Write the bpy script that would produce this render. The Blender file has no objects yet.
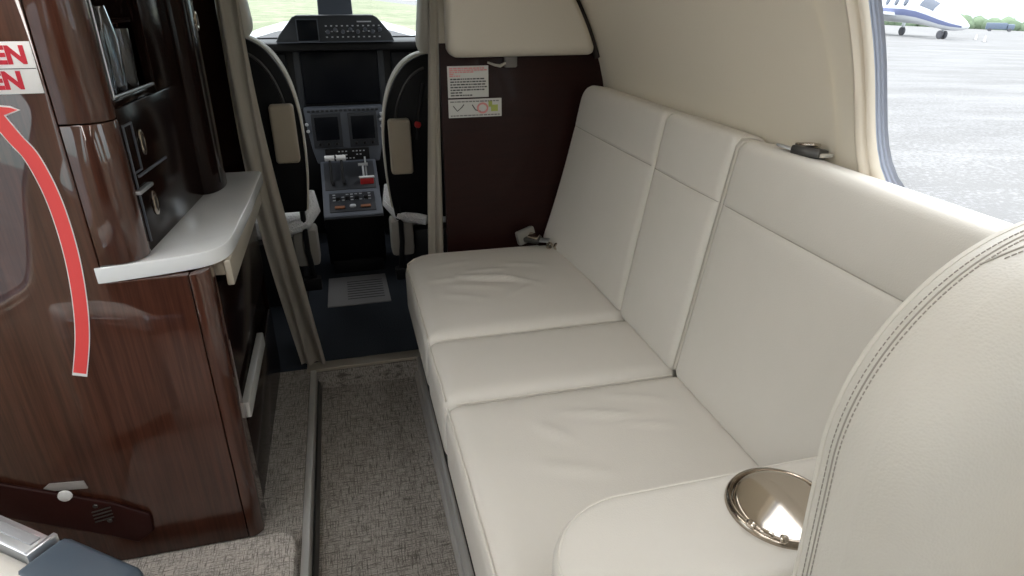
import bpy, bmesh, math, random
from mathutils import Vector, Matrix
random.seed(7)
C = bpy.context.scene.collection
PI = math.pi
ZC, RW = 0.70, 0.848          # centre height and radius of the round cabin wall

# ------------------------------------------------------------------ materials
def new_mat(name):
    m = bpy.data.materials.new(name); m.use_nodes = True
    nt = m.node_tree; b = nt.nodes['Principled BSDF']
    return m, nt, b
def mat(name, col, rough=.5, metal=0., coat=0., spec=.5, bump=None, var=None, sheen=0., trans=0.):
    """bump = (kind, scale, strength, distance); var = (scale(xyz), dark colour, low, high)"""
    m, nt, b = new_mat(name)
    b.inputs['Base Color'].default_value = (*col, 1)
    b.inputs['Roughness'].default_value = rough
    b.inputs['Metallic'].default_value = metal
    b.inputs['Coat Weight'].default_value = coat
    b.inputs['Coat Roughness'].default_value = .03; b.inputs['Coat IOR'].default_value = 1.75 if name == 'gloss_mahogany' else 1.5
    b.inputs['Specular IOR Level'].default_value = spec
    b.inputs['Sheen Weight'].default_value = sheen
    tc = nt.nodes.new('ShaderNodeTexCoord')
    if var:
        sc, dark, lo, hi = var
        mp = nt.nodes.new('ShaderNodeMapping'); mp.inputs['Scale'].default_value = sc
        nz = nt.nodes.new('ShaderNodeTexNoise'); nz.inputs['Scale'].default_value = 1; nz.inputs['Detail'].default_value = 4
        nz.inputs['Roughness'].default_value = .65
        rp = nt.nodes.new('ShaderNodeValToRGB')
        rp.color_ramp.elements[0].position = lo; rp.color_ramp.elements[0].color = (*dark, 1)
        rp.color_ramp.elements[1].position = hi; rp.color_ramp.elements[1].color = (*col, 1)
        nt.links.new(tc.outputs['Object'], mp.inputs[0]); nt.links.new(mp.outputs[0], nz.inputs['Vector'])
        nt.links.new(nz.outputs[0], rp.inputs[0]); nt.links.new(rp.outputs[0], b.inputs['Base Color'])
    if bump:
        kind, sc, st, dist = bump
        t = nt.nodes.new('ShaderNodeTexVoronoi' if kind == 'voronoi' else 'ShaderNodeTexNoise')
        t.inputs['Scale'].default_value = sc
        bp = nt.nodes.new('ShaderNodeBump'); bp.inputs['Strength'].default_value = st; bp.inputs['Distance'].default_value = dist
        nt.links.new(tc.outputs['Object'], t.inputs['Vector'])
        nt.links.new(t.outputs[0], bp.inputs['Height']); nt.links.new(bp.outputs[0], b.inputs['Normal'])
    return m

LEATHER = mat('cream_leather', (.69, .658, .608), .46, bump=('voronoi', 420, .10, .002), var=((5, 5, 5), (.66, .632, .578), .3, .7))
GRAINED = mat('grained_leather', (.67, .645, .59), .45, bump=('voronoi', 330, .16, .002), var=((5, 5, 5), (.64, .615, .56), .3, .7))
PIPING = mat('leather_piping', (.675, .645, .585), .5)
THREAD = mat('grey_thread', (.37, .34, .30), .7)
SEAMDK = mat('dark_seam_thread', (.40, .375, .33), .8)  # darker thread of the stitched seams
WALLM = mat('cream_wall_covering', (.80, .745, .635), .55, bump=('noise', 500, .05, .001))
PADM = mat('cream_upholstery', (.60, .56, .48), .5, bump=('voronoi', 420, .08, .002))
TRIMM = mat('window_trim_cream', (.76, .69, .58), .4)
SEALM = mat('blue_grey_seal', (.36, .40, .50), .35)
WOOD = mat('gloss_mahogany', (.080, .027, .0155), .4, coat=1., spec=.15, var=((120, 120, 4), (.040, .0120, .0070), .34, .66))
WOODB = mat('dark_mahogany_panel', (.022, .0065, .005), .42, coat=.05, spec=.2, var=((6, 6, 60), (.015, .0045, .0038), .3, .7))
WOODD = mat('black_brown_gloss', (.009, .0035, .0025), .16, coat=.0, spec=.2)
COUNTER = mat('white_solid_surface', (.84, .86, .88), .14, coat=.4)
PULLM = mat('champagne_pull', (.66, .60, .50), .32, metal=.55)
NICKEL = mat('satin_nickel', (.40, .345, .285), .2, metal=1.)
NICKELB = mat('polished_nickel', (.58, .52, .45), .09, metal=1.)
RAILM = mat('brushed_rail', (.84, .83, .81), .28, metal=.6)
DARKM = mat('dark_gunmetal', (.09, .088, .085), .35, metal=.8)
BLACKP = mat('black_plastic', (.006, .006, .007), .5, spec=.3)
BLACKG = mat('black_gloss_shell', (.004, .004, .005), .35, spec=.12)
GREYP = mat('grey_panel_paint', (.022, .025, .031), .5)
GREYL = mat('blue_grey_panel_paint', (.092, .104, .128), .5)
SCREEN = mat('dark_screen_glass', (.003, .004, .007), .3, spec=.15)
SLATE = mat('slate_plastic', (.055, .075, .10), .42)
STEEL = mat('light_steel', (.62, .64, .67), .3, metal=.85)
SHEEP = mat('white_sheepskin', (.82, .82, .83), .9, bump=('noise', 160, .8, .01))
CURTAIN = mat('taupe_curtain', (.56, .52, .45), .85, sheen=.3, bump=('noise', 700, .1, .001), var=((30, 30, 4), (.48, .44, .375), .3, .7))
BEIGEP = mat('beige_pad_leather', (.44, .38, .29), .5)
REDST = mat('red_vinyl', (.86, .085, .085), .4)
WHITEST = mat('white_vinyl', (.84, .84, .85), .4)
CRIM = mat('crimson_print', (.60, .02, .045), .5)
PINKP = mat('pink_print', (.72, .30, .30), .6)
INK = mat('black_ink', (.05, .05, .055), .6)
GREENP = mat('olive_print', (.42, .48, .12), .6)
REDK = mat('red_knob', (.5, .02, .02), .4)
WHITEK = mat('white_knob', (.78, .78, .78), .4)
WHITEM = mat('white_marking', (.55, .57, .6), .5)
COPPER = mat('copper_knob', (.36, .16, .09), .4, metal=.4)
NAVY = mat('navy_carpet', (.024, .032, .044), .95, bump=('noise', 300, .5, .01))
PAPER = mat('grey_sheet', (.30, .30, .31), .5)
MIRROR = mat('smoked_mirror', (.42, .45, .48), .10, metal=1.)
WEB = mat('grey_webbing', (.42, .39, .34), .8)
COCKW = mat('cockpit_lining', (.04, .04, .042), .7)
CEILM = mat('ceiling_cream', (.72, .67, .58), .6)
JETW = mat('jet_white_paint', (.72, .74, .78), .3, coat=.5)
JETB = mat('jet_blue_paint', (.16, .19, .34), .35)
JETG = mat('jet_window_dark', (.10, .12, .16), .15)
RUBBER = mat('dark_rubber', (.10, .10, .115), .7)
LEAF = mat('treeline_green', (.20, .27, .17), .9, var=((.15, .15, .4), (.12, .17, .11), .3, .7))
VEH = mat('slate_vehicle', (.13, .17, .24), .5)
CONEM = mat('pale_cone', (.75, .72, .70), .6)
NOSEM = mat('white_nose_paint', (.80, .81, .83), .3, coat=.4)
def fill_glow_mat(name, st):
    m, nt, b = new_mat(name)
    b.inputs['Base Color'].default_value = (.8, .8, .8, 1)
    b.inputs['Emission Color'].default_value = (1, .985, .955, 1); b.inputs['Emission Strength'].default_value = st
    return m
FILL_GLOWS = (fill_glow_mat('bright_fill_glow', 10.5), fill_glow_mat('dim_fill_glow', 3.4))  # emission of the two added fill strips

def carpet_mat(name, light, dark):
    m, nt, b = new_mat(name); b.inputs['Roughness'].default_value = .95
    b.inputs['Specular IOR Level'].default_value = .1
    tc = nt.nodes.new('ShaderNodeTexCoord')
    outs = []
    for s in ((26, 440, 60), (440, 26, 60)):
        mp = nt.nodes.new('ShaderNodeMapping'); mp.inputs['Scale'].default_value = s
        nz = nt.nodes.new('ShaderNodeTexNoise'); nz.inputs['Scale'].default_value = 1; nz.inputs['Detail'].default_value = 2
        nt.links.new(tc.outputs['Object'], mp.inputs[0]); nt.links.new(mp.outputs[0], nz.inputs['Vector'])
        outs.append(nz.outputs[0])
    nf = nt.nodes.new('ShaderNodeTexNoise'); nf.inputs['Scale'].default_value = 260
    nt.links.new(tc.outputs['Object'], nf.inputs['Vector'])
    mn = nt.nodes.new('ShaderNodeMath'); mn.operation = 'MINIMUM'
    nt.links.new(outs[0], mn.inputs[0]); nt.links.new(outs[1], mn.inputs[1])
    av = nt.nodes.new('ShaderNodeMath'); av.operation = 'MULTIPLY_ADD'; av.inputs[1].default_value = .35
    nt.links.new(nf.outputs[0], av.inputs[0]); nt.links.new(mn.outputs[0], av.inputs[2])
    rp = nt.nodes.new('ShaderNodeValToRGB')
    rp.color_ramp.elements[0].position = .50; rp.color_ramp.elements[0].color = (*dark, 1)
    rp.color_ramp.elements[1].position = .72; rp.color_ramp.elements[1].color = (*light, 1)
    nt.links.new(av.outputs[0], rp.inputs[0]); nt.links.new(rp.outputs[0], b.inputs['Base Color'])
    bp = nt.nodes.new('ShaderNodeBump'); bp.inputs['Strength'].default_value = .6; bp.inputs['Distance'].default_value = .004
    nt.links.new(av.outputs[0], bp.inputs['Height']); nt.links.new(bp.outputs[0], b.inputs['Normal'])
    return m
CARPET = carpet_mat('woven_carpet', (.42, .39, .358), (.13, .118, .107))
CARPETL = carpet_mat('pale_woven_carpet', (.60, .56, .52), (.20, .18, .165))

def pane_mat():
    m = bpy.data.materials.new('clear_pane'); m.use_nodes = True
    nt = m.node_tree; nt.nodes.clear()
    o = nt.nodes.new('ShaderNodeOutputMaterial'); mx = nt.nodes.new('ShaderNodeMixShader')
    t = nt.nodes.new('ShaderNodeBsdfTransparent'); t.inputs[0].default_value = (.97, .985, 1, 1)
    g = nt.nodes.new('ShaderNodeBsdfGlossy'); g.inputs['Roughness'].default_value = .02
    mx.inputs[0].default_value = .05
    nt.links.new(t.outputs[0], mx.inputs[1]); nt.links.new(g.outputs[0], mx.inputs[2]); nt.links.new(mx.outputs[0], o.inputs[0])
    return m
PANE = pane_mat()
def glass_mat():
    m, nt, b = new_mat('cut_crystal'); b.inputs['Transmission Weight'].default_value = 1
    b.inputs['Roughness'].default_value = .02; b.inputs['Base Color'].default_value = (.9, .95, 1, 1); b.inputs['IOR'].default_value = 1.5
    return m
CRYSTAL = glass_mat()

def ground_mat(name, a, bcol, s1, s2):
    m, nt, b = new_mat(name); b.inputs['Roughness'].default_value = .9
    tc = nt.nodes.new('ShaderNodeTexCoord')
    mp = nt.nodes.new('ShaderNodeMapping'); mp.inputs['Scale'].default_value = s1
    nz = nt.nodes.new('ShaderNodeTexNoise'); nz.inputs['Scale'].default_value = 1; nz.inputs['Detail'].default_value = 6; nz.inputs['Roughness'].default_value = .7
    mp2 = nt.nodes.new('ShaderNodeMapping'); mp2.inputs['Scale'].default_value = s2
    n2 = nt.nodes.new('ShaderNodeTexNoise'); n2.inputs['Scale'].default_value = 1; n2.inputs['Detail'].default_value = 4
    ad = nt.nodes.new('ShaderNodeMath'); ad.operation = 'ADD'
    rp = nt.nodes.new('ShaderNodeValToRGB')
    rp.color_ramp.elements[0].position = .42 * 2; rp.color_ramp.elements[0].color = (*bcol, 1)
    rp.color_ramp.elements[1].position = min(1, .57 * 2); rp.color_ramp.elements[1].color = (*a, 1)
    sc = nt.nodes.new('ShaderNodeMath'); sc.operation = 'MULTIPLY'; sc.inputs[1].default_value = .9
    nt.links.new(tc.outputs['Object'], mp.inputs[0]); nt.links.new(mp.outputs[0], nz.inputs['Vector'])
    nt.links.new(tc.outputs['Object'], mp2.inputs[0]); nt.links.new(mp2.outputs[0], n2.inputs['Vector'])
    nt.links.new(nz.outputs[0], ad.inputs[0]); nt.links.new(n2.outputs[0], ad.inputs[1])
    nt.links.new(ad.outputs[0], sc.inputs[0]); nt.links.new(sc.outputs[0], rp.inputs[0]); nt.links.new(rp.outputs[0], b.inputs['Base Color'])
    return m
TARMAC = ground_mat('weathered_concrete', (.25, .25, .255), (.17, .168, .168), (.12, .5, 1), (16, 16, 16))
LAWN = ground_mat('mown_grass', (.29, .305, .195), (.16, .19, .10), (.03, .12, 1), (.6, .6, .6))

# ------------------------------------------------------------------ mesh helpers
def finish(bm, ang=35):
    bmesh.ops.recalc_face_normals(bm, faces=bm.faces[:])
    for f in bm.faces: f.smooth = True
    for e in bm.edges:
        if len(e.link_faces) == 2 and e.calc_face_angle(0) > math.radians(ang): e.smooth = False
WL = {}
def mk(name, bm, m, off, sharp=35, recalc=True):
    if recalc: finish(bm, sharp)
    else:
        for f in bm.faces: f.smooth = True
    if off.length > 0: bmesh.ops.translate(bm, verts=bm.verts[:], vec=-off)
    me = bpy.data.meshes.new(name); bm.to_mesh(me); bm.free()
    me.materials.append(m)
    o = bpy.data.objects.new(name, me); C.objects.link(o)
    return o
def tag(o, label=None, cat=None, group=None, kind=None):
    if label: o['label'] = label
    if cat: o['category'] = cat
    if group: o['group'] = group
    if kind: o['kind'] = kind
    return o
def thing(name, label, cat, base, group=None):
    o = bpy.data.objects.new(name, None); C.objects.link(o); o.empty_display_size = .05
    o.location = base; WL[o.name] = Vector(base)
    return tag(o, label, cat, group)
def part(name, bm, m, parent, label=None, sharp=35, recalc=True):
    w = WL[parent.name]
    o = mk(name, bm, m, w, sharp, recalc); o.parent = parent; WL[o.name] = w
    if label: o['label'] = label
    return o
def origin(bm):
    xs = [v.co for v in bm.verts]
    lo = Vector([min(c[i] for c in xs) for i in range(3)]); hi = Vector([max(c[i] for c in xs) for i in range(3)])
    return Vector(((lo.x + hi.x) / 2, (lo.y + hi.y) / 2, lo.z))
def solo(name, bm, m, label, cat, group=None, kind=None, sharp=35, recalc=True):
    off = origin(bm)
    o = mk(name, bm, m, off, sharp, recalc); o.location = off; WL[o.name] = off
    return tag(o, label, cat, group, kind)
def struct(name, bm, m, parent=None, sharp=35):
    if parent: return part(name, bm, m, parent, sharp=sharp)
    o = mk(name, bm, m, Vector((0, 0, 0)), sharp); WL[o.name] = Vector((0, 0, 0)); o['kind'] = 'structure'
    return o
def join(bm, other, M=None):
    if M is not None: bmesh.ops.transform(other, matrix=M, verts=other.verts[:])
    vm = {}
    for v in other.verts: vm[v] = bm.verts.new(v.co)
    for f in other.faces:
        try: bm.faces.new([vm[v] for v in f.verts])
        except ValueError: pass
    other.free()
def B(): return bmesh.new()
def box(bm, x0, x1, y0, y1, z0, z1, bev=0., M=None, seg=2):
    t = B(); bmesh.ops.create_cube(t, size=1)
    for v in t.verts:
        v.co = Vector(((x0 + x1) / 2 + v.co.x * (x1 - x0), (y0 + y1) / 2 + v.co.y * (y1 - y0), (z0 + z1) / 2 + v.co.z * (z1 - z0)))
    if bev > 0:
        bmesh.ops.bevel(t, geom=t.edges[:], offset=min(bev, .45 * min(x1 - x0, y1 - y0, z1 - z0)), segments=seg, profile=.5, affect='EDGES')
    join(bm, t, M); return bm
def obox(*a, **k): return box(B(), *a, **k)
def prism(bm, poly, axis, a, b_, bev=0., M=None, seg=2):
    """poly of 2D points; axis x: (y,z) y: (x,z) z: (x,y)"""
    t = B()
    def P(p, h):
        if axis == 'x': return (h, p[0], p[1])
        if axis == 'y': return (p[0], h, p[1])
        return (p[0], p[1], h)
    lo = [t.verts.new(P(p, a)) for p in poly]; hi = [t.verts.new(P(p, b_)) for p in poly]
    n = len(poly)
    f1 = t.faces.new(lo); f2 = t.faces.new(hi[::-1])
    for i in range(n): t.faces.new((lo[i], lo[(i + 1) % n], hi[(i + 1) % n], hi[i]))
    bmesh.ops.recalc_face_normals(t, faces=t.faces[:])
    if bev > 0:
        es = [e for e in t.edges if e.calc_face_angle(0) > .5]
        bmesh.ops.bevel(t, geom=es, offset=bev, segments=seg, profile=.5, affect='EDGES', clamp_overlap=True)
    join(bm, t, M); return bm
def tube(bm, pts, r, seg=8, closed=False, caps=True):
    pts = [Vector(p) for p in pts]; n = len(pts); rings = []
    prev = None
    for i, p in enumerate(pts):
        a = pts[i - 1] if (i > 0 or closed) else p
        c = pts[(i + 1) % n] if (i < n - 1 or closed) else p
        d = (c - a).normalized()
        if prev is None:
            s = d.orthogonal().normalized()
        else:
            s = (prev - d * prev.dot(d))
            s = s.normalized() if s.length > 1e-6 else d.orthogonal().normalized()
        prev = s; t = d.cross(s)
        rr = r[i] if isinstance(r, (list, tuple)) else r
        rings.append([bm.verts.new(p + (s * math.cos(k * 2 * PI / seg) + t * math.sin(k * 2 * PI / seg)) * rr) for k in range(seg)])
    m = n if closed else n - 1
    for i in range(m):
        A, Bq = rings[i], rings[(i + 1) % n]
        if closed and i == n - 1:   # align the seam
            best = min(range(seg), key=lambda k: (A[0].co - Bq[k].co).length)
            Bq = Bq[best:] + Bq[:best]
        for k in range(seg): bm.faces.new((A[k], A[(k + 1) % seg], Bq[(k + 1) % seg], Bq[k]))
    if not closed and caps:
        bm.faces.new(rings[0][::-1]); bm.faces.new(rings[-1])
    return bm
def lathe(bm, prof, M=None, seg=32, closed_ends=True):
    t = B(); rings = []
    for r, z in prof:
        if r < 1e-6: rings.append([t.verts.new((0, 0, z))])
        else: rings.append([t.verts.new((r * math.cos(k * 2 * PI / seg), r * math.sin(k * 2 * PI / seg), z)) for k in range(seg)])
    for A, D in zip(rings[:-1], rings[1:]):
        for k in range(seg):
            a, b_, c, d = A[k % len(A)], A[(k + 1) % len(A)], D[(k + 1) % len(D)], D[k % len(D)]
            vs = []
            for v in (a, b_, c, d):
                if v not in vs: vs.append(v)
            if len(vs) > 2: t.faces.new(vs)
    if closed_ends:
        for R_ in (rings[0], rings[-1]):
            if len(R_) > 2: t.faces.new(R_)
    join(bm, t, M); return bm
def T(x, y, z): return Matrix.Translation((x, y, z))
def RX(a): return Matrix.Rotation(a, 4, 'X')
def RY(a): return Matrix.Rotation(a, 4, 'Y')
def RZ(a): return Matrix.Rotation(a, 4, 'Z')
def sm(x, a, b_):
    t = max(0, min(1, (x - a) / (b_ - a))); return t * t * (3 - 2 * t)
def pillow(U, V, W, rc, r, xf=None, disp=None, n=(24, 24, 5), us=(), vs=(), warp=None, rb=None, vsplit=None):
    """rounded cushion; rc scalar or {(su,sv): radius}; xf maps (u,v,w) to the world"""
    def lst(a, b_, n_, extra, rr):
        e = [a, a + .12 * rr, a + .3 * rr, a + .6 * rr, a + rr, b_, b_ - .12 * rr, b_ - .3 * rr, b_ - .6 * rr, b_ - rr]
        e += [a + (b_ - a) * k / n_ for k in range(1, n_) if a + rr * 1.1 < a + (b_ - a) * k / n_ < b_ - rr * 1.1]
        return sorted(set(e + [x for x in extra if a + rr < x < b_ - rr]))
    lu, lv, lw = lst(*U, n[0], us, r), lst(*V, n[1], vs, r), lst(*W, n[2], (), min(r, .49 * (W[1] - W[0])))
    rb = r if rb is None else rb
    um, vm_ = sum(U) / 2, (sum(V) / 2 if vsplit is None else vsplit)
    t = B(); cache = {}
    def vert(i, j, k):
        key = (i, j, k)
        if key in cache: return cache[key]
        u, v, w = lu[i], lv[j], lw[k]
        q = rc if not isinstance(rc, dict) else rc[(1 if u > um else -1, 1 if v > vm_ else -1)]
        cu = min(U[1] - q, u) if u > um else max(U[0] + q, u); cv = min(V[1] - q, v) if v > vm_ else max(V[0] + q, v)
        du, dv = u - cu, v - cv
        if abs(du) > 1e-9 and abs(dv) > 1e-9:
            L = math.hypot(du, dv); mm = max(abs(du), abs(dv)); nn = (du / L, dv / L); e = q - mm
        elif abs(du) > 1e-9: nn = (math.copysign(1, du), 0); e = q - abs(du)
        elif abs(dv) > 1e-9: nn = (0, math.copysign(1, dv)); e = q - abs(dv)
        else: nn = (0, 0); e = q
        e0 = e if nn != (0, 0) else min(u - U[0], U[1] - u, v - V[0], V[1] - v)
        dw = 0; r_ = r
        if w > W[1] - r: dw = w - (W[1] - r)
        elif w < W[0] + rb: dw = w - (W[0] + rb); r_ = rb
        if e < r_ and dw:
            de = r_ - e; L = math.hypot(de, dw); mm = max(de, abs(dw))
            e = r_ - de / L * mm; w = w - dw + dw / L * mm
        if nn != (0, 0): u, v = cu + nn[0] * (q - e), cv + nn[1] * (q - e)
        if disp and k == len(lw) - 1: w += disp(u, v) * sm(e0, 0, 1.6 * r)
        if warp: u, v, w = warp(u, v, w)
        co = xf(u, v, w) if xf else (u, v, w)
        cache[key] = t.verts.new(co); return cache[key]
    nu, nv, nw = len(lu), len(lv), len(lw)
    for i in range(nu - 1):
        for j in range(nv - 1):
            for k in (0, nw - 1): t.faces.new((vert(i, j, k), vert(i + 1, j, k), vert(i + 1, j + 1, k), vert(i, j + 1, k)))
    for i in range(nu - 1):
        for k in range(nw - 1):
            for j in (0, nv - 1): t.faces.new((vert(i, j, k), vert(i + 1, j, k), vert(i + 1, j, k + 1), vert(i, j, k + 1)))
    for j in range(nv - 1):
        for k in range(nw - 1):
            for i in (0, nu - 1): t.faces.new((vert(i, j, k), vert(i, j + 1, k), vert(i, j + 1, k + 1), vert(i, j, k + 1)))
    return t
def text_bm(txt, size, bold=0.):
    cu = bpy.data.curves.new('t', 'FONT'); cu.body = txt; cu.size = size; cu.offset = bold; cu.extrude = .0004
    cu.align_x = 'LEFT'; o = bpy.data.objects.new('t', cu); C.objects.link(o)
    dg = bpy.context.evaluated_depsgraph_get(); dg.update()
    me = bpy.data.meshes.new_from_object(o.evaluated_get(dg))
    bm = B(); bm.from_mesh(me); bpy.data.objects.remove(o); bpy.data.curves.remove(cu); bpy.data.meshes.remove(me)
    return bm
def wallx(z): return RW if z <= ZC else math.sqrt(max(0, RW * RW - (z - ZC) ** 2))

# ------------------------------------------------------------------ shell
def S2(s):                       # arc length above z=ZC to (x,z); below: straight
    if s <= 0: return RW, ZC + s
    a = s / RW; return RW * math.cos(a), ZC + RW * math.sin(a)
def wallpt(side, y, s, d=0.):    # d = outwards
    x, z = S2(s)
    if s > 0:
        a = s / RW; x += d * math.cos(a); z += d * math.sin(a)
    else: x += d
    return Vector((side * x, y, z))
STOP = 0.80
SHEAR = .12                     # the window edges lean a little
def rrect(y0, y1, s0, s1, r, n=64):
    """points of a rounded rectangle by angle"""
    cy_, cs = (y0 + y1) / 2, (s0 + s1) / 2; hy, hs = (y1 - y0) / 2, (s1 - s0) / 2
    out = []
    for k in range(n):
        a = 2 * PI * k / n; c, s = math.cos(a), math.sin(a)
        p = 3.9
        rr = (abs(c) ** p + abs(s) ** p) ** (-1 / p)
        out.append((cy_ + hy * rr * c - SHEAR * (hs * rr * s), cs + hs * rr * s))
    return out
def brect(y0, y1, s0, s1, n=64):
    cy_, cs = (y0 + y1) / 2, (s0 + s1) / 2; hy, hs = (y1 - y0) / 2, (s1 - s0) / 2
    out = []
    for k in range(n):
        a = 2 * PI * k / n; c, s = math.cos(a), math.sin(a)
        rr = 1 / max(abs(c), abs(s))
        out.append((cy_ + hy * rr * c, cs + hs * rr * s))
    return out
def wall_side(side, wins, y0, y1, sb=-.80):
    bm = B()
    def grid(ya, yb, sa, sb_):
        ny = max(1, int((yb - ya) / .12)); ns = max(1, int((sb_ - sa) / .05))
        g = [[bm.verts.new(wallpt(side, ya + (yb - ya) * i / ny, sa + (sb_ - sa) * j / ns)) for j in range(ns + 1)] for i in range(ny + 1)]
        for i in range(ny):
            for j in range(ns): bm.faces.new((g[i][j], g[i + 1][j], g[i + 1][j + 1], g[i][j + 1]))
    cur = y0
    for (a, b_, s0, s1) in sorted(wins):
        m = .07
        if a - m > cur: grid(cur, a - m, sb, STOP)
        grid(a - m, b_ + m, sb, s0 - m)
        if s1 + m < STOP: grid(a - m, b_ + m, s1 + m, STOP)
        out = brect(a - m - .012, b_ + m + .012, s0 - m - .012, s1 + m + .012); inn = rrect(a, b_, s0, s1, .1)
        K = 4; rings = []
        for q in range(K + 1):
            f = q / K
            rings.append([bm.verts.new(wallpt(side, o_[0] * (1 - f) + i_[0] * f, o_[1] * (1 - f) + i_[1] * f, .003 * (1 - f))) for o_, i_ in zip(out, inn)])
        for A, D in zip(rings[:-1], rings[1:]):
            for k in range(64): bm.faces.new((A[k], A[(k + 1) % 64], D[(k + 1) % 64], D[k]))
        cur = b_ + m
    grid(cur, y1, sb, STOP)
    return bm
def ring_band(side, win, prof):
    """sweep profile (inset t, depth d) around the window opening"""
    a, b_, s0, s1 = win; bm = B(); rings = []
    for t_, d in prof:
        rings.append([bm.verts.new(wallpt(side, y, s, d)) for y, s in rrect(a + t_, b_ - t_, s0 + t_, s1 - t_, .1)])
    for A, D in zip(rings[:-1], rings[1:]):
        for k in range(64): bm.faces.new((A[k], A[(k + 1) % 64], D[(k + 1) % 64], D[k]))
    return bm
def pane(side, win, t_, d):
    a, b_, s0, s1 = win; bm = B(); K = 6; rings = []
    pts = rrect(a + t_, b_ - t_, s0 + t_, s1 - t_, .1); cy_, cs = (a + b_) / 2, (s0 + s1) / 2
    for q in range(K):
        f = 1 - q / K
        rings.append([bm.verts.new(wallpt(side, cy_ + (y - cy_) * f, cs + (s - cs) * f, d)) for y, s in pts])
    c = bm.verts.new(wallpt(side, cy_, cs, d))
    for A, D in zip(rings[:-1], rings[1:]):
        for k in range(64): bm.faces.new((A[k], A[(k + 1) % 64], D[(k + 1) % 64], D[k]))
    for k in range(64): bm.faces.new((rings[-1][k], rings[-1][(k + 1) % 64], c))
    return bm
YB, YF = -1.7, 2.02
WR = [(.322, .856, .108, .665), (-.45, .08, .135, .665), (-1.25, -.72, .135, .665)]
WLF = [(.42, 1.02, -.20, .45), (-.45, .08, .135, .665), (-1.25, -.72, .135, .665)]
struct('wall_right', wall_side(1, WR, YB, YF), WALLM)
struct('wall_left', wall_side(-1, WLF, YB, YF), WALLM)
bm = B(); ny, na = 16, 20; a0 = STOP / RW
g = [[bm.verts.new((RW * math.cos(a0 + (PI - 2 * a0) * j / na), YB + (YF - YB) * i / ny, ZC + RW * math.sin(a0 + (PI - 2 * a0) * j / na))) for j in range(na + 1)] for i in range(ny + 1)]
for i in range(ny):
    for j in range(na): bm.faces.new((g[i][j], g[i + 1][j], g[i + 1][j + 1], g[i][j + 1]))
struct('ceiling', bm, CEILM)
k = 0
for side, wins in ((1, WR), (-1, WLF)):
    for w in wins:
        k += 1
        fr = struct('window_%d' % k, ring_band(side, w, [(-.008, .004), (-.004, -.008), (.004, -.011), (.010, -.006), (.013, .0), (.015, .0), (.018, -.004), (.024, -.002), (.026, .006)]), TRIMM, sharp=60)
        sl = part('seal', ring_band(side, w, [(.026, .006), (.0255, .008), (.028, .009), (.029, .012), (.032, .013), (.033, .015), (.039, .016)]), SEALM, fr, label='blue-grey rubber seal')
        part('pane', pane(side, w, .037, .016), PANE, fr)
bm = B()
arc = [(RW * math.cos(PI * i / 40), ZC + RW * math.sin(PI * i / 40)) for i in range(41)]
prism(bm, [(RW, -.12)] + arc + [(-RW, -.12)], 'y', YB - .03, YB)
struct('wall_back', bm, WOODB)

# floor: sunken aisle between two raised sides
AX0, AX1, AY1, AZ = -.178, .158, 1.925, -.07
struct('floor', obox(AX0, AX1, YB, AY1, AZ - .03, AZ), CARPET)
struct('floor_ledge_left', obox(-.86, AX0 - .012, YB, 1.955, -.12, 0, .003), CARPET)
struct('floor_ledge_right', obox(AX1 + .035, .86, YB, 1.955, -.12, 0, .003), CARPET)
struct('floor_riser', obox(AX0, AX1, AY1, AY1 + .02, -.12, -.004), CARPET)
struct('floor_cockpit', obox(-.86, .86, 1.975, 3.45, -.05, 0), NAVY)
def rail(name, poly, m, y0=-1.6, y1=1.94):
    bm = B(); prism(bm, poly, 'y', y0, y1, .0015); return struct(name, bm, m)
rail('trim_1', [(AX0 - .018, 0), (AX0 - .018, .006), (AX0 - .002, .006), (AX0, .004), (AX0, -.06), (AX0 - .012, -.06), (AX0 - .012, 0)], RAILM)
rail('trim_2', [(AX0 + .0005, -.066), (AX0 + .0005, -.035), (AX0 + .006, -.038), (AX0 + .012, -.066)], DARKM)
rail('trim_3', [(AX1, -.066), (AX1, .004), (AX1 + .003, .006), (AX1 + .012, .006), (AX1 + .013, -.066)], RAILM)
rail('trim_4', [(AX1 + .0135, -.01), (AX1 + .0135, -.002), (AX1 + .030, -.002), (AX1 + .030, .010), (AX1 + .046, .010), (AX1 + .046, -.01)], DARKM)
rail('trim_5', [(AX1 - .012, -.066), (AX1 - .005, -.05), (AX1 - .0005, -.05), (AX1 - .0005, -.066)], RAILM)
struct('trim_6', obox(AX0 - .03, AX1 + .05, 1.928, 1.978, -.004, .008, .003), mat('champagne_sill', (.62, .57, .48), .35, metal=.7))
bm = B()
for i in range(9): lathe(bm, [(0, .0145), (.0045, .0135), (.006, .0105)], T(AX1 + .039, .45 + i * .18, 0), 10)
struct('trim_7', bm, STEEL)

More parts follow.
